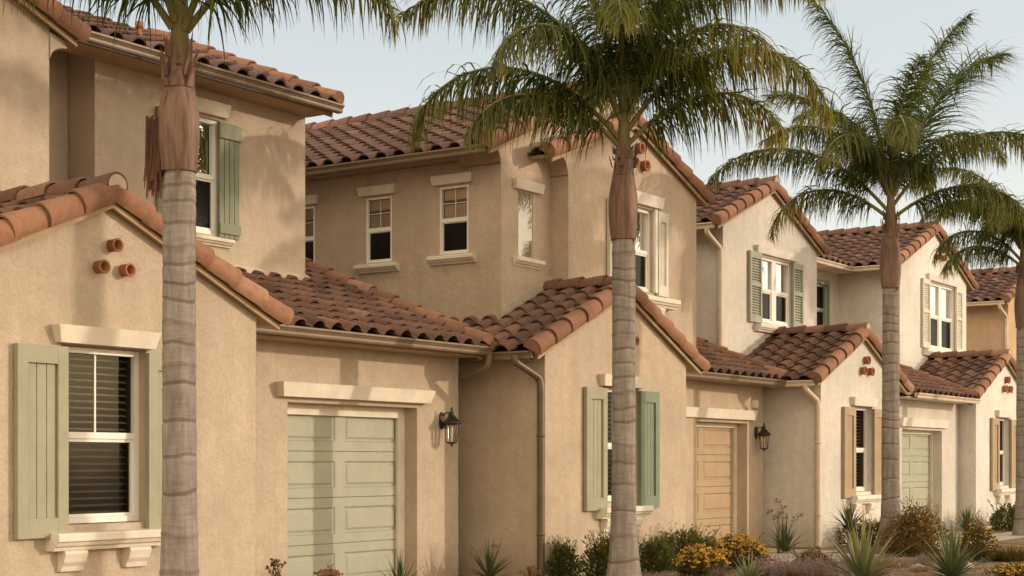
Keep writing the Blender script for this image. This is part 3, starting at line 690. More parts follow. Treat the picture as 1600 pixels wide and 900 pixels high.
# ------------------------------------------------------------------ palms
AZR = -56.13
def frond(root, base, alpha, th0, th1, Ln, lmax=.72, stiff=0., seed=0, gold=.5, name='frond', twist=0., ex=1.55, fwd=0.):
    rr = random.Random(seed); az = math.radians(AZR + alpha); h = V((math.cos(az), math.sin(az), 0)); side = V((-math.sin(az), math.cos(az), 0))
    n = 26; pts = [V(base)]; tan = []
    for i in range(n):
        t = i/(n-1); th = math.radians(th0 + (th1-th0)*t**ex)
        d = h*math.cos(th) + V((0, 0, math.sin(th))) + side*twist*t*.4; d.normalize(); tan.append(d)
        if i < n-1: pts.append(pts[-1] + d*(Ln/(n-1)))
    mb = MB(); mb.tube(pts, [.030*(1-i/(n-1))**.8 + .004 for i in range(n)], 5, 1, False)
    cnt = int(Ln*37)
    for q in range(cnt):
        t = .13 + .87*(q + rr.random()*.6)/cnt; fi = t*(n-1); i = min(int(fi), n-2); fr_ = fi-i
        p = pts[i].lerp(pts[i+1], fr_); d = tan[i].lerp(tan[i+1], fr_).normalized()
        nu = side.cross(d); nu = -nu if nu.z < 0 else nu
        for sg in (-1, 1):
            for rank in range(2):
                ll = lmax*(math.sin(math.pi*min(1, .18+.74*t))**.7)*rr.uniform(.62, 1.12)
                if t > .93: ll *= .75
                up = rr.uniform(-.6, .75) if rank else rr.uniform(-.15, .25)
                dd = (side*sg*rr.uniform(.45, 1.) + d*(rr.uniform(.1, .85) + stiff*.5 + fwd) + nu*up + V((rr.uniform(-.3, .3), rr.uniform(-.3, .3), rr.uniform(-.2, .2)))*(1-stiff)).normalized()
                w = rr.uniform(.0085, .0125); seg = 4; pp = V(p); rows = []
                wd = dd.cross(nu).normalized() if abs(dd.dot(nu)) < .95 else d
                lj = rr.uniform(.55, 1.5); tint = min(1, max(0, rr.gauss(.42, .3))); g0 = max(0, (t-.35)*gold*rr.uniform(.3, 1.4))  # gold yellows leaf tips; raised per frond it paints in sunlit glow
                tw = rr.uniform(-.6, .6); wd = (wd*math.cos(tw) + nu*math.sin(tw)).normalized()
                tl = []
                for s in range(seg+1):
                    f_ = s/seg; ww = w*(.55+.45*min(1, f_*4))*(1-f_**2.2) + .001
                    rows.append([pp + wd*ww, pp - wd*ww])
                    pull = (1-stiff)*(.40+.62*f_)*lj
                    dd = (dd + V((0, 0, -1))*pull + V((rr.uniform(-.06, .06), rr.uniform(-.06, .06), 0))).normalized()
                    pp = pp + dd*(ll/seg)
                    tl.append((tint, min(1, g0*.6 + g0*f_*.9 + (.25*gold*f_*f_))))
                mb.grid(rows, 0, None, True, False, tl)
    return mb.build(name, [M['frond'], M['rachis']], root)
def palm(name, label, x, y, z_shaft, z_crown, fronds, rt=.148, lean=(0, 0), seed=1, skirt=False, rb=.27, h_ring=.165, bulge=1.28, lmax=.72):
    t = thing(name, label, 'palm tree', (x, y, 0), 'palm trees along the front gardens'); rr = random.Random(seed)
    rows, tl = [], []; z = -.1; nseg = 20; zs = []
    # ringed trunk
    ring_z = []; q = .35
    while q < z_shaft-.05: ring_z.append(q); q += h_ring*rr.uniform(.8, 1.25)*(1.75 if q < 1.9 else 1)
    prof = [(-.1, 0), (0, 0), (.08, 0), (.2, 0)]
    for rz in ring_z:
        dk = rr.choice((.45, .6, .75)); wd_ = rr.uniform(.6, 1.3)
        prof += [(rz-.05, rr.uniform(0, .12)), (rz-.016*wd_, .10), (rz-.007*wd_, dk), (rz+.007*wd_, dk), (rz+.024, .10*rr.random())]
    prof += [(z_shaft-.01, .6), (z_shaft+.02, .8)]
    ph = [rr.uniform(0, 6.28) for _ in range(4)]
    for z, dk in prof:
        f_ = max(0, z)/z_shaft
        rad = rt*(1.04-.06*f_) + (rb-rt)*math.exp(-max(0, z)/.42)
        rad += (.0035 if .1 < dk < .5 else 0) - (.004 if dk > .5 else 0)
        cx, cy = x + lean[0]*f_, y + lean[1]*f_
        rows.append([V((cx + rad*(1+.02*math.sin(3*a+ph[0]+z*2))*math.cos(a), cy + rad*(1+.02*math.sin(2*a+ph[1]-z))*math.sin(a), z + .012*math.sin(a*2+ph[2]+z*3) + .010*math.sin(a+ph[3]+z*7) + .004*math.sin(a*5+z*11)))
                     for a in [2*math.pi*k/nseg for k in range(nseg)]])
        tl.append((dk*.85, 0))
    mb = MB(); mb.grid(rows, 0, None, True, True, tl); mb.build('trunk', M['trunk'], t)
    cx, cy = x+lean[0], y+lean[1]; H = z_crown-z_shaft; rows, tl = [], []
    for k in range(17):
        f_ = k/16; b = math.exp(-((f_-.30)/.30)**2)
        rad = rt*(.98 + (bulge-1)*b - .42*max(0, f_-.45)/.55)
        rows.append([V((cx + rad*(1+.05*math.sin(3*a+f_*2))*math.cos(a), cy + rad*(1+.05*math.sin(3*a+f_*2+1))*math.sin(a), z_shaft + H*f_)) for a in [2*math.pi*k2/nseg for k2 in range(nseg)]])
        tl.append((max(0, (f_-.72)*2.6), 0))
    mb = MB(); mb.grid(rows, 0, None, True, True, tl)
    mb.tube([(cx, cy, z_crown-.12), (cx+.01, cy, z_crown+.3), (cx-.01, cy+.01, z_crown+.62), (cx, cy, z_crown+1.0)], [rt*.58, rt*.46, rt*.34, .012], 8, 0, True, (.95, 0))
    for k in range(34):                                              # torn papery edges of old sheaths
        a = rr.uniform(0, 6.28); f_ = rr.choice((.02, .62, .70, .78, .84)); zz = z_shaft + H*f_; rad = rt*(1.0 if f_ < .1 else 1.12-.5*max(0, f_-.5))
        d = V((math.cos(a), math.sin(a), 0)); s = V((-d.y, d.x, 0)); w = rr.uniform(.02, .05); hh = rr.uniform(.08, .24)*(1 if f_ > .1 else -.5)
        b0 = V((cx, cy, zz)) + d*(rad*.97)
        mb.face([b0 - s*w, b0 + s*w, b0 + s*w*.6 + d*.02 + V((0, 0, hh*.6)), b0 + d*.045 + V((0, 0, hh))], 0, (.0, 0))
    mb.build('crownshaft', M['shaft'], t)
    for k, fd in enumerate(fronds):
        a, t0, t1, ln = fd[:4]; ln *= .91; kw = fd[4] if len(fd) > 4 else {}
        az = math.radians(AZR+a); b = (cx + .06*math.cos(az), cy + .06*math.sin(az), z_crown - .16 + .85*max(0, (t0-38)/50)**1.2)
        # petiole starts inside the shaft top
        frond(t, b, a, t0, t1, ln, kw.get('lmax', lmax), kw.get('stiff', 0.), seed*100+k, kw.get('gold', .5), 'frond', kw.get('twist', 0), kw.get('ex', 1.55), kw.get('fwd', 0.))
    if skirt:
        mb = MB()
        c0 = V((cx, cy, z_shaft)); rgt = V((.557, -.83, 0))
        for k in range(150):
            s0 = c0 - rgt*rr.uniform(.13, .25) + V((0, 0, rr.uniform(.30, .46))) + V((.83, .557, 0))*rr.uniform(-.09, .05)
            w = rr.uniform(.004, .011); e = s0 + V((rr.uniform(-.05, .02), rr.uniform(-.03, .03), -rr.uniform(.3, .55)))
            mb.face([s0 - rgt*w, s0 + rgt*w, e + rgt*w*.6, e - rgt*w*.6], 0, (rr.random()*.2, 0))
        mb.build('dry_sheath', M['sheath'], t)
    return t
ST = dict(stiff=.72, lmax=.95, gold=.12)
P1 = [(208, 55, -84, 2.1), (184, 68, -60, 2.6), (3, 54, -95, 2.55), (12, 74, -70, 3.9), (318, 54, -74, 2.3), (245, 58, -74, 2.0), (24, 78, -20, 3.6), (150, 74, -40, 3.3), (90, 70, -50, 3.2), (60, 72, -50, 3.2), (120, 70, -50, 3.2),
      (200, 79, -20, 3.3), (335, 80, -20, 3.4)]
P2 = [(182, 49, -92, 3.6), (173, 66, -46, 3.9), (200, 42, -78, 2.6), (3, 56, -92, 3.65, dict(gold=1.)), (12, 72, -40, 3.9, dict(gold=.7)), (344, 44, -78, 2.5, dict(gold=.9)), (258, 70, -88, 3.1, dict(twist=.5)), (318, 62, -88, 3.0, dict(twist=.4, gold=.9)), (226, 62, -84, 2.9, dict(twist=-.5)), (285, 76, -62, 3.3),
      (95, 62, -60, 3.2), (55, 62, -60, 3.2), (30, 76, -22, 3.6), (325, 77, -30, 3.4), (214, 77, -30, 3.5), ]
P3 = [(186, 36, -92, 2.8, dict(gold=1.)), (177, 48, -60, 3.95), (4, 54, -66, 4.2, dict(gold=.8)), (352, 36, -74, 2.9), (142, 66, -2, 3.5, ST), (170, 80, 46, 3.8, dict(stiff=.42, lmax=.85, gold=.15, fwd=.45)), (14, 79, 38, 3.6, dict(stiff=.42, lmax=.85, gold=.15, fwd=.45)), (38, 62, 10, 4.9, dict(stiff=.66, lmax=1.1, gold=.1)),
      (258, 68, -88, 2.8, dict(twist=.5)), (316, 62, -80, 2.8, dict(twist=.5)), (228, 62, -84, 2.7, dict(twist=-.5)), (95, 60, -60, 3.0), (60, 56, -60, 3.0), (150, 64, -40, 3.2), (208, 68, -46, 2.9), (280, 80, 10, 2.5, dict(stiff=.3, lmax=.7, gold=.2))]
P4 = [(182, 48, -88, 2.6), (172, 62, -60, 2.9), (190, 36, -80, 2.3), (0, 48, -74, 3.0), (265, 62, -80, 2.6), (235, 60, -80, 2.6), (305, 62, -80, 2.6), (95, 60, -60, 2.8), (135, 66, -50, 2.8), (50, 62, -50, 2.8), (160, 74, -10, 2.8), (20, 74, -10, 2.8), (210, 70, -50, 2.7), (330, 70, -50, 2.7)]
PS = [(k*27, (48, 62, 74)[k % 3], (-85, -65, -30)[k % 3], 3.2) for k in range(15)]
palm('palm_tree', 'nearest palm before the first house, thick grey ringed trunk with ragged brown sheath', 9.23, 9.5, 3.94, 5.05, P1, rt=.138, seed=11, skirt=True, rb=.22, lmax=.7)
palm('palm_tree', 'palm with big full drooping crown in front of the second house gable', 16.59, 9.5, 4.25, 5.50, P2, rt=.142, seed=12, lmax=.82, rb=.25)
palm('palm_tree', 'palm with stiff upright young fronds in front of the cream house', 25.67, 9.5, 4.50, 5.86, P3, rt=.140, seed=13, bulge=1.3, lmax=.72, rb=.25)
palm('palm_tree', 'farthest palm cut off by the right edge, beside the off white house', 33.5, 9.5, 4.4, 5.85, P4, rt=.140, seed=14, lmax=.72, rb=.24)

palm('palm_tree', 'street palm out of frame, its shadow falling on the second house', 25.6, 3.1, 5.4, 6.7, PS, rt=.15, seed=15, lmax=.8)
palm('palm_tree', 'taller street palm out of frame, its shadow falling on the first house', 15.6, 3.0, 6.3, 7.6, PS, rt=.15, seed=16, lmax=.8)
# ------------------------------------------------------------------ garden plants
def blades(mb, c, n, ln, w, seed, el=(15, 88), droop=.35, fold=.25, mi=0, edge=.5):
    rr = random.Random(seed); c = V(c)
    for k in range(n):
        az = k*2.39996 + rr.uniform(-.3, .3); f_ = k/(n-1); e = math.radians(el[0] + (el[1]-el[0])*f_ + rr.uniform(-8, 8))
        d = V((math.cos(az)*math.cos(e), math.sin(az)*math.cos(e), math.sin(e))); s = V((-math.sin(az), math.cos(az), 0))
        l = ln*rr.uniform(.75, 1.1)*(.85+.15*f_); pp = c + d*.03; rows = []; tl = []; tn = min(1, max(0, rr.gauss(.45, .25))); ed = edge*rr.uniform(.2, 1.2)
        for j in range(6):
            t = j/5; ww = w*(.7+.5*math.sin(math.pi*min(1, t*1.4)))*(1-t**1.8)+.001
            up = d.cross(s); up = -up if up.z < 0 else up
            rows.append([pp - s*ww + up*ww*fold, pp, pp + s*ww + up*ww*fold]); tl.append((tn, ed*(.25+.75*t*t)))
            d = (d + V((0, 0, -droop*(.2+t)*math.cos(e)))).normalized(); pp = pp + d*(l/5)
        mb.grid(rows, mi, None, True, False, tl)
def rosette(name, label, x, y, n, ln, w, mat, seed, el=(15, 88), droop=.3, stem=0, edge=.5, group=None, cat='succulent'):
    t = thing(name, label, cat, (x, y, 0), group)
    mb = MB(); blades(mb, (x, y, .02+stem), n, ln, w, seed, el, droop, edge=edge); mb.build('foliage', M[mat], t)
    if stem:
        mb = MB(); mb.tube([(x, y, -.05), (x+.02, y, stem*.5), (x, y, stem+.05)], [.06, .05, .045], 8); mb.build('stem', M['trunk'], t)
    return t
def leafcloud(mb, c, rx, h, n, size, seed, mi=0, z0=.02, tip=.4, up=.5, density=1.):
    """leaves set along many thin branching stems, thicker on the outside"""
    rr = random.Random(seed); c = V(c)
    for k in range(n):
        a = rr.uniform(0, 6.283); r_ = rr.random()**.5; zz = rr.random()
        lob = 1 + .25*math.sin(a*3+seed) + .18*math.sin(a*5+seed*2); e = math.sqrt(max(0, 1-(zz*1.05-.25)**2)) if zz > .2 else .8
        p = c + V((math.cos(a)*rx*r_*lob*e, math.sin(a)*rx*r_*lob*e, z0 + h*zz*(1-.35*r_*r_)*rr.uniform(.85, 1.1)))
        d = V((math.cos(a)*r_ + rr.uniform(-.5, .5), math.sin(a)*r_ + rr.uniform(-.5, .5), up + rr.uniform(-.3, .6))).normalized()
        s = d.orthogonal().normalized(); s = Matrix.Rotation(rr.uniform(0, 6.28), 3, d) @ s
        l = size*rr.uniform(.6, 1.3); w = l*.24; tn = min(1, max(0, rr.gauss(.25+.5*zz*r_, .2))); tp = tip*rr.random()*zz
        mb.face([p, p + d*l*.5 + s*w, p + d*l, p + d*l*.5 - s*w], mi, (tn, tp))
def stems(mb, c, rx, h, n, seed, r=.006, mi=0):
    rr = random.Random(seed); c = V(c); tips = []
    for k in range(n):
        a = rr.uniform(0, 6.28); q = rx*rr.random()**.6; e = c + V((math.cos(a)*q, math.sin(a)*q, h*rr.uniform(.7, 1.05)*(1-.3*q/max(rx, .01))))
        m = c.lerp(e, .55) + V((rr.uniform(-.04, .04), rr.uniform(-.04, .04), .05)); b = c + V((math.cos(a)*q*.15, math.sin(a)*q*.15, -.02))
        mb.tube([b, m, e], [r, r*.7, r*.35], 4, mi, False); tips.append(e)
    return tips
def shrub(name, label, x, y, rx, h, n, size, mat, seed, group=None, cat='shrub', flowers=0, fmat=None, fsize=.02, tip=.4, sprigs=0, up=.5):
    t = thing(name, label, cat, (x, y, 0), group)
    mb = MB(); tips = stems(mb, (x, y, 0), rx*.85, h*.85, 26, seed, .007); mb.build('stem', M['dry'], t)
    mb = MB(); leafcloud(mb, (x, y, 0), rx, h, n, size, seed, 0, tip=tip, up=up)
    rr = random.Random(seed+5)
    for k in range(sprigs):                                          # shoots that break the outline
        a = rr.uniform(0, 6.28); q = rx*rr.uniform(.2, .95); b = V((x + math.cos(a)*q*.6, y + math.sin(a)*q*.6, h*.55)); e = V((x + math.cos(a)*q*1.15, y + math.sin(a)*q*1.15, h*rr.uniform(.95, 1.28)))
        for j in range(16):
            p = b.lerp(e, j/15); d = ((e-b).normalized() + V((rr.uniform(-1, 1), rr.uniform(-1, 1), rr.uniform(-.3, .5)))).normalized(); s = d.orthogonal().normalized(); l = size*rr.uniform(.7, 1.2)
            mb.face([p, p + d*l*.5 + s*l*.2, p + d*l, p + d*l*.5 - s*l*.2], 0, (rr.uniform(.3, .9), tip*rr.random()))
    mb.build('foliage', M[mat], t)
    if flowers:
        mb = MB()
        for k in range(flowers):
            a = rr.uniform(0, 6.28); r_ = rr.random()**.5; zt = h*(1.03-.5*r_*r_)*rr.uniform(.72, 1.12)
            lob = 1 + .25*math.sin(a*3+seed) + .18*math.sin(a*5+seed*2)
            c = V((x + math.cos(a)*rx*r_*lob, y + math.sin(a)*rx*r_*lob, zt)); tn = rr.random(); tp = rr.random()**3
            for j in range(5):
                b = rr.uniform(0, 6.28); d = V((math.cos(b), math.sin(b), rr.uniform(-.1, .9))).normalized(); s = d.orthogonal().normalized(); l = fsize*rr.uniform(.7, 1.3)
                mb.face([c, c + d*l*.6 + s*l*.45, c + d*l, c + d*l*.6 - s*l*.45], 0, (tn, tp))
        mb.build('blossom', M[fmat], t)
    return t
def seed_heads(mb, tips, size, seed, mi=0):
    rr = random.Random(seed)
    for e in tips:
        for j in range(14):
            b = rr.uniform(0, 6.28); d = V((math.cos(b), math.sin(b), rr.uniform(-.6, 1))).normalized(); s = d.orthogonal().normalized(); l = size*rr.uniform(.6, 1.2)
            p = V(e) + d*l*.2
            mb.face([p, p + d*l*.6 + s*l*.3, p + d*l, p + d*l*.6 - s*l*.3], mi, (rr.random(), rr.random()*.6))
def stalks(name, label, x, y, rx, h, n, seed, mat='dry', head=.035, heads=True, cat='dry plant', group=None):
    t = thing(name, label, cat, (x, y, 0), group); mb = MB(); tips = stems(mb, (x, y, 0), rx, h, n, seed, .007); mb.build('stem', M['dry'], t)
    if heads:
        mb = MB(); seed_heads(mb, tips, head, seed); mb.build('seed_head', M[mat], t)
    return t
def grass(name, label, x, y, rx, h, n, mat, seed, w=.006, cat='grass clump', bend=.5, heads=None):
    t = thing(name, label, cat, (x, y, 0)); rr = random.Random(seed); mb = MB(); tips = []
    for k in range(n):
        a = rr.uniform(0, 6.28); q = rr.random()**.5*rx; p = V((x + math.cos(a)*q*.7, y + math.sin(a)*q*.7, 0)); d = V((math.cos(a)*bend*q/rx + rr.uniform(-.2, .2), math.sin(a)*bend*q/rx + rr.uniform(-.2, .2), 1)).normalized()
        s = V((math.cos(a+1.5), math.sin(a+1.5), 0)); l = h*rr.uniform(.6, 1.1); rows = []; tl = []; tn = rr.random(); tp = rr.random()*.7
        for j in range(4):
            f_ = j/3; rows.append([p - s*w*(1-f_*.85), p + s*w*(1-f_*.85)]); tl.append((tn, tp*f_)); d = (d + V((math.cos(a)*.1, math.sin(a)*.1, -.08))).normalized(); p = p + d*l/3
        tips.append(p); mb.grid(rows, 0, None, True, False, tl)
    mb.build('foliage', M[mat], t)
    if heads:
        mb = MB()
        for e in tips[::2]: seed_heads(mb, [e - V((0, 0, .03*j)) for j in range(4)], .016, int(e.x*1000) % 9999)
        mb.build('flower_spike', M[heads], t)
    return t
AG = 'spiky rosette plants in the front beds'
rosette('yucca_plant', 'spiky grey green rosette between the first garage and the downspout', 16.75, 11.60, 46, .62, .017, 'yucca', 21, (8, 85), .22, 0, .5, AG)
rosette('yucca_plant', 'dark tips of a low spiky plant below the sage garage door', 14.75, 11.5, 34, .48, .014, 'yucca', 22, (25, 88), .15, 0, .3, AG)
stalks('flower_stalk', 'single bare brown stalk with dried head by the shaded side wall', 17.25, 11.86, 0.015, .60, 1, 23, 'dry_red', .05)
stalks('seed_plant', 'low dark dried seed plant at the foot of the shaded side wall', 17.2, 11.25, .16, .20, 10, 24, 'dry_red', .04)
SG = 'green shrubs in the front beds'
shrub('green_shrub', 'small dark green shrub at the foot of the brown downspout', 17.62, 11.0, .20, .42, 1000, .06, "shrub_green", 25, SG, sprigs=34)
shrub('green_shrub', 'taller upright green shrub left of the middle palm trunk', 17.75, 10.45, .28, .50, 1300, .065, "shrub_green", 26, SG, sprigs=54)
shrub('green_shrub', 'dark green shrub just right of the middle palm trunk', 19.45, 10.6, .30, .42, 1300, .06, "shrub_green", 27, SG, sprigs=40)
shrub('green_shrub', 'leggy green shrub against the wall behind the yellow flowers', 20.75, 10.85, .55, .50, 2600, .06, 'shrub_green', 28, SG, sprigs=30)
shrub('flower_shrub', 'low yellow flowering bush, nearer of the two yellow bushes', 18.95, 9.7, .32, .38, 2000, .05, 'shrub_gold', 29, 'yellow flowering bushes', 'flower bush', 260, 'flower_yellow', .034, sprigs=10)
shrub('flower_shrub', 'rounded yellow flowering bush in front of the tan garage door', 20.75, 10.0, .42, .45, 2600, .05, 'shrub_gold', 30, 'yellow flowering bushes', 'flower bush', 380, 'flower_yellow', .036, sprigs=12)
rosette('strap_plant', 'strappy dark plant with dry stalks at the corner beside the tan garage', 24.6, 10.95, 34, .62, .024, 'yucca', 31, (25, 85), .3, 0, .2, None, 'strap plant')
stalks('flower_stalk', 'tall dry brown flower stalks above the strappy plant by the cream house', 24.55, 11.05, .42, .95, 9, 32, 'dry', .07)
rosette('yucca_plant', 'arching green rosette on a short stem before the cream house corner', 26.2, 10.45, 56, .62, .022, 'yucca', 33, (5, 85), .34, .30, .35, AG)
shrub('olive_bush', 'loose olive bush tucked left behind the cream house palm', 27.6, 10.6, .55, .45, 2400, .055, 'shrub_gold', 34, None, 'bush', sprigs=20)
shrub('rust_bush', 'rounded rust and olive twiggy bush beside the cream house palm', 25.2, 8.9, .50, .78, 5200, .055, 'shrub_rust', 35, None, 'bush', 120, 'dry_red', .03, sprigs=40, tip=.7)
rosette('agave_plant', 'large yellow edged spiky plant in the foreground at bottom', 18.75, 7.30, 60, .92, .030, 'agave', 36, (4, 88), .14, 0, 1., AG)
rosette('agave_plant', 'wide green spiky plant in the foreground right of the rust bush', 20.35, 6.70, 110, .76, .020, 'agave', 37, (2, 86), .2, 0, .4, AG)
shrub('flower_shrub', 'yellowish bush rising behind the wide green spiky plant', 24.3, 7.6, .28, .60, 2000, .05, 'shrub_gold', 38, 'yellow flowering bushes', 'flower bush', 120, 'flower_yellow', .024, sprigs=16)
grass('lavender_clump', 'greyish purple clump of dry flower spikes near the path', 19.25, 8.3, .62, .26, 520, 'lavender', 39, .005, 'lavender', .5, 'lavender')
grass('grass_clump', 'low dry grass mound at the right near the path', 24.7, 7.2, .34, .28, 600, 'shrub_gold', 40)
shrub('flower_shrub', 'low yellow bush in the bottom right corner', 20.75, 5.98, .32, .20, 1400, .04, 'shrub_gold', 41, 'yellow flowering bushes', 'flower bush', 140, 'flower_yellow', .03)
rosette('yucca_plant', 'far spiky rosette at the foot of the off white house', 33.2, 10.6, 54, .62, .022, 'yucca', 42, (10, 85), .2, .05, .35, AG)
shrub('green_shrub', 'far low green shrub below the off white house window', 35.6, 10.4, .5, .55, 2200, .07, 'shrub_green', 43, SG, sprigs=16)
shrub('green_shrub', 'far dark green shrub at the right edge by the last palm', 36.6, 10.1, .45, .5, 2000, .07, 'shrub_green', 44, SG, sprigs=16)
stalks('seed_plant', 'small sprig of pale buds at the bottom left below the first house', 13.1, 11.95, .12, .50, 12, 58, 'shrub_gold', .04)
stalks('seed_plant', 'small reddish seed clump at the bottom left of the sage garage door', 13.75, 11.75, .16, .38, 34, 46, 'dry_red', .035)
stalks('seed_plant', 'tiny green sprig at the foot of the nearest palm', 11.3, 10.9, .16, .46, 14, 47, 'shrub_green', .05)
stalks('flower_stalk', 'thin sprig standing before the tan garage door', 22.1, 11.0, .16, .55, 6, 48, 'dry', .035)
grass('lavender_clump', 'pale brown dry clump between path and wall of the cream house', 23.0, 9.0, .6, .16, 300, 'lavender', 49, .006, 'lavender', .8)
grass('grass_clump', 'thin dry grass before the foreground spiky plants', 22.4, 8.35, .6, .15, 360, 'dry', 50, .005)
rg = random.Random(77)
for k in range(26):
    x, y = rg.uniform(18.6, 27.5), rg.uniform(7.3, 9.3)
    if abs(x-18.75) < .6 and y < 8: continue
    grass('grass_tuft', 'small dry grass tuft scattered in the gravel bed at the lower right', x, y, rg.uniform(.12, .26), rg.uniform(.12, .24), 130, rg.choice(('shrub_gold', 'dry', 'lavender')), 200+k, .005, 'grass tuft')['group'] = 'dry grass tufts in the gravel bed'
for k in range(16):
    x, y = rg.uniform(17.6, 25.5), rg.uniform(10.5, 11.0)
    if 22.6 < x < 26.2: continue
    shrub('ground_plant', 'low leafy plant filling the bed along the house walls', x, y, rg.uniform(.14, .24), rg.uniform(.14, .30), 420, .05, rg.choice(('shrub_green', 'shrub_gold', 'shrub_rust')), 300+k, 'low plants along the wall bed', 'ground plant', sprigs=16)
rosette('agave_plant', 'pale spiky rosette at the bottom edge left of the grey purple clump', 18.0, 8.5, 50, .42, .016, 'agave', 61, (4, 86), .18, 0, .8, AG)
shrub('flower_shrub', 'small rust flowered bush between the grey purple clump and the driveway', 20.9, 8.9, .30, .26, 1300, .045, 'shrub_gold', 62, 'yellow flowering bushes', 'flower bush', 90, 'dry_red', .026, sprigs=24)
def rock(x, y, r, seed, label):
    rr = random.Random(seed); mb = MB(); rows = []
    ph = [rr.uniform(0, 6.28) for _ in range(5)]
    for j in range(9):
        th = math.pi*j/8; row = []
        for k in range(14):
            a = 2*math.pi*k/14; q = r*(1 + .16*math.sin(2*a+ph[0]) + .12*math.sin(3*a+ph[1]+th*2) + .1*math.sin(th*3+ph[2]))
            row.append(V((x + q*math.sin(th)*math.cos(a), y + q*math.sin(th)*math.sin(a)*.8, r*.1 + q*.5*math.cos(th))))
        rows.append(row)
    mb.grid(rows, 0, None, True, True); o = mb.build('garden_rock', M['rock'])
    o['label'] = label; o['category'] = 'rock'; o['group'] = 'tan rocks in the gravel bed'
rock(21.9, 7.7, .15, 1, 'larger tan rock between the two foreground spiky plants'); rock(22.4, 8.2, .10, 2, 'smaller tan rock beyond the larger one')
rock(22.9, 7.3, .12, 3, 'small tan rock nearest the grass mound')

# ------------------------------------------------------------------ ground
def sheet(name, x0, x1, y0, y1, z, mat):
    mb = MB(); mb.face([(x0, y0, z), (x1, y0, z), (x1, y1, z), (x0, y1, z)]); o = mb.build(name, M[mat]); o['kind'] = 'structure'; return o
sheet('ground', -400, 600, -400, 600, 0, 'soil')
sheet('path', 20.9, 25.2, 9.35, 10.4, .008, 'concrete'); sheet('path', 27.3, 60, 9.2, 10.2, .008, 'concrete')
for i, (a, b, yf) in enumerate(((13.4, 16.15, YG+.2), (23.0, 25.85, YG+.2), (31.8, 34.5, 11.75), (40.8, 43.6, 11.75))): sheet('driveway', a, b, 10.41, yf, .012, 'concrete')
# gravel: nobody could count it
rr = random.Random(5); mb = MB()
for k in range(9000):
    x, y = rr.uniform(16, 40), rr.uniform(5.5, 11.1); s = rr.uniform(.008, .026)
    if 9.2 < y < 10.4 and x > 20.9: continue
    p = V((x, y, s*.3)); q = [V((rr.uniform(-1, 1), rr.uniform(-1, 1), rr.uniform(-.2, .2)))*s for _ in range(3)]; top = p + V((0, 0, s))
    tn = (rr.random(), rr.random())
    for i in range(3): mb.face([p+q[i], p+q[(i+1) % 3], top], 0, tn)
o = mb.build('gravel', M['dry']); o['kind'] = 'stuff'; o['label'] = 'loose bark and gravel scattered over the planting beds'; o['category'] = 'gravel'

# ------------------------------------------------------------------ light, sky, camera
EL = math.radians(13.5); SX, SY = .584, -.812
w = bpy.data.worlds.new('World'); scene.world = w; w.use_nodes = True; nt = w.node_tree; nt.nodes.clear()
sky = nt.nodes.new('ShaderNodeTexSky'); sky.sky_type = 'NISHITA'; sky.sun_disc = False
sky.sun_elevation = EL; sky.sun_rotation = math.atan2(SX, SY); sky.altitude = 0; sky.air_density = 1.0; sky.dust_density = 4.0; sky.ozone_density = 1.0
bg = nt.nodes.new('ShaderNodeBackground'); bg.inputs[1].default_value = .228
hz = nt.nodes.new('ShaderNodeMix'); hz.data_type = 'RGBA'; hz.inputs[0].default_value = .68; hz.inputs[7].default_value = (4.3, 4.36, 4.22, 1)   # bright high haze veiling the blue
ou = nt.nodes.new('ShaderNodeOutputWorld'); nt.links.new(sky.outputs[0], hz.inputs[6])
t2 = nt.nodes.new('ShaderNodeTexCoord'); s2 = nt.nodes.new('ShaderNodeSeparateXYZ'); nt.links.new(t2.outputs['Generated'], s2.inputs[0])
m2 = nt.nodes.new('ShaderNodeMapRange'); m2.interpolation_type = 'SMOOTHSTEP'; m2.inputs[1].default_value = .04; m2.inputs[2].default_value = .30; nt.links.new(s2.outputs[2], m2.inputs[0])
n2 = nt.nodes.new('ShaderNodeTexNoise'); n2.inputs['Scale'].default_value = 2.2; n2.inputs['Detail'].default_value = 5
p2 = nt.nodes.new('ShaderNodeMapping'); p2.inputs['Scale'].default_value = (1, 1, 5); nt.links.new(t2.outputs['Generated'], p2.inputs[0]); nt.links.new(p2.outputs[0], n2.inputs['Vector'])
a2 = nt.nodes.new('ShaderNodeMath'); a2.operation = 'MULTIPLY_ADD'; a2.inputs[1].default_value = .5; a2.inputs[2].default_value = -.25; nt.links.new(n2.outputs[0], a2.inputs[0])
b2 = nt.nodes.new('ShaderNodeMath'); b2.operation = 'ADD'; b2.use_clamp = True; nt.links.new(m2.outputs[0], b2.inputs[0]); nt.links.new(a2.outputs[0], b2.inputs[1])
h2c = nt.nodes.new('ShaderNodeMix'); h2c.data_type = 'RGBA'; h2c.inputs[6].default_value = (5.2, 4.95, 4.55, 1); h2c.inputs[7].default_value = (3.5, 3.7, 3.65, 1)
nt.links.new(b2.outputs[0], h2c.inputs[0]); nt.links.new(h2c.outputs[2], hz.inputs[7])
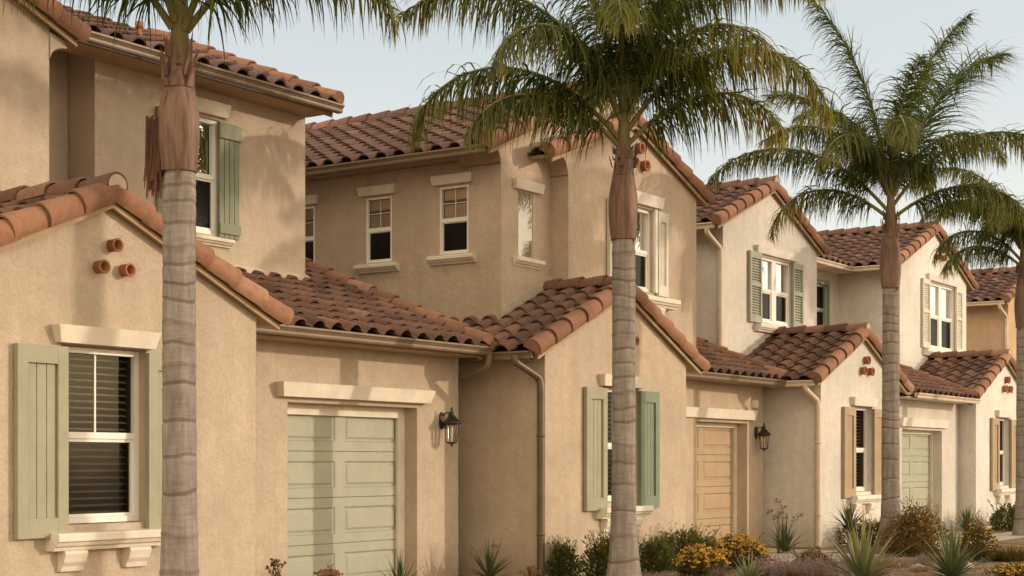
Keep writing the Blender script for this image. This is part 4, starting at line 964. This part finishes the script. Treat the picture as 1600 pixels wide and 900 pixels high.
tc = nt.nodes.new('ShaderNodeTexCoord'); sx = nt.nodes.new('ShaderNodeSeparateXYZ'); nt.links.new(tc.outputs['Generated'], sx.inputs[0])
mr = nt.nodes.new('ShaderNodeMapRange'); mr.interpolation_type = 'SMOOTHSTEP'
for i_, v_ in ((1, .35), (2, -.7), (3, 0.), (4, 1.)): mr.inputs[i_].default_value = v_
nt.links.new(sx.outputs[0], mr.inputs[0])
bk = nt.nodes.new('ShaderNodeMix'); bk.data_type = 'RGBA'; bk.inputs[6].default_value = (1, 1, 1, 1); bk.inputs[7].default_value = (3.4, 2.65, 1.85, 1)   # added fill: sky warmed and brightened out of view to light shaded walls
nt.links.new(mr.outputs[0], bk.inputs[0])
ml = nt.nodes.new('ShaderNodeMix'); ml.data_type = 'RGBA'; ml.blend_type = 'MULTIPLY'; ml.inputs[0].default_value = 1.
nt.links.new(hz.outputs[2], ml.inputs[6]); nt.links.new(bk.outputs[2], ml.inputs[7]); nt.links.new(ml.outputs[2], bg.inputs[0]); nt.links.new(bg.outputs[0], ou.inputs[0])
S = V((SX*math.cos(EL), SY*math.cos(EL), math.sin(EL))).normalized()
sd = bpy.data.lights.new('sun', 'SUN'); sd.energy = 2.1; sd.angle = math.radians(.6); sd.color = (1.0, .83, .66)
so = bpy.data.objects.new('sun', sd); COL.objects.link(so); so.rotation_euler = (-S).to_track_quat('-Z', 'Y').to_euler()
so.location = S*60
cd = bpy.data.cameras.new('camera'); cd.sensor_width = 36; cd.lens = 2454/1600*36; cd.shift_y = (722-450)/1600; cd.clip_end = 2000; cd.clip_start = .1
cam = bpy.data.objects.new('camera', cd); COL.objects.link(cam); cam.location = (0, 0, 1.55)
cam.rotation_euler = (math.radians(90), 0, math.atan((2447-800)/2454)*-1 + 0)
yaw = math.atan2(.5573, .8304)
cam.rotation_euler = (math.radians(90), 0, yaw - math.pi/2)
scene.camera = cam
scene.view_settings.view_transform = 'Standard'; scene.view_settings.look = 'None'; scene.view_settings.exposure = 0; scene.view_settings.gamma = 1
scene.cycles.max_bounces = 8; scene.cycles.transparent_max_bounces = 12
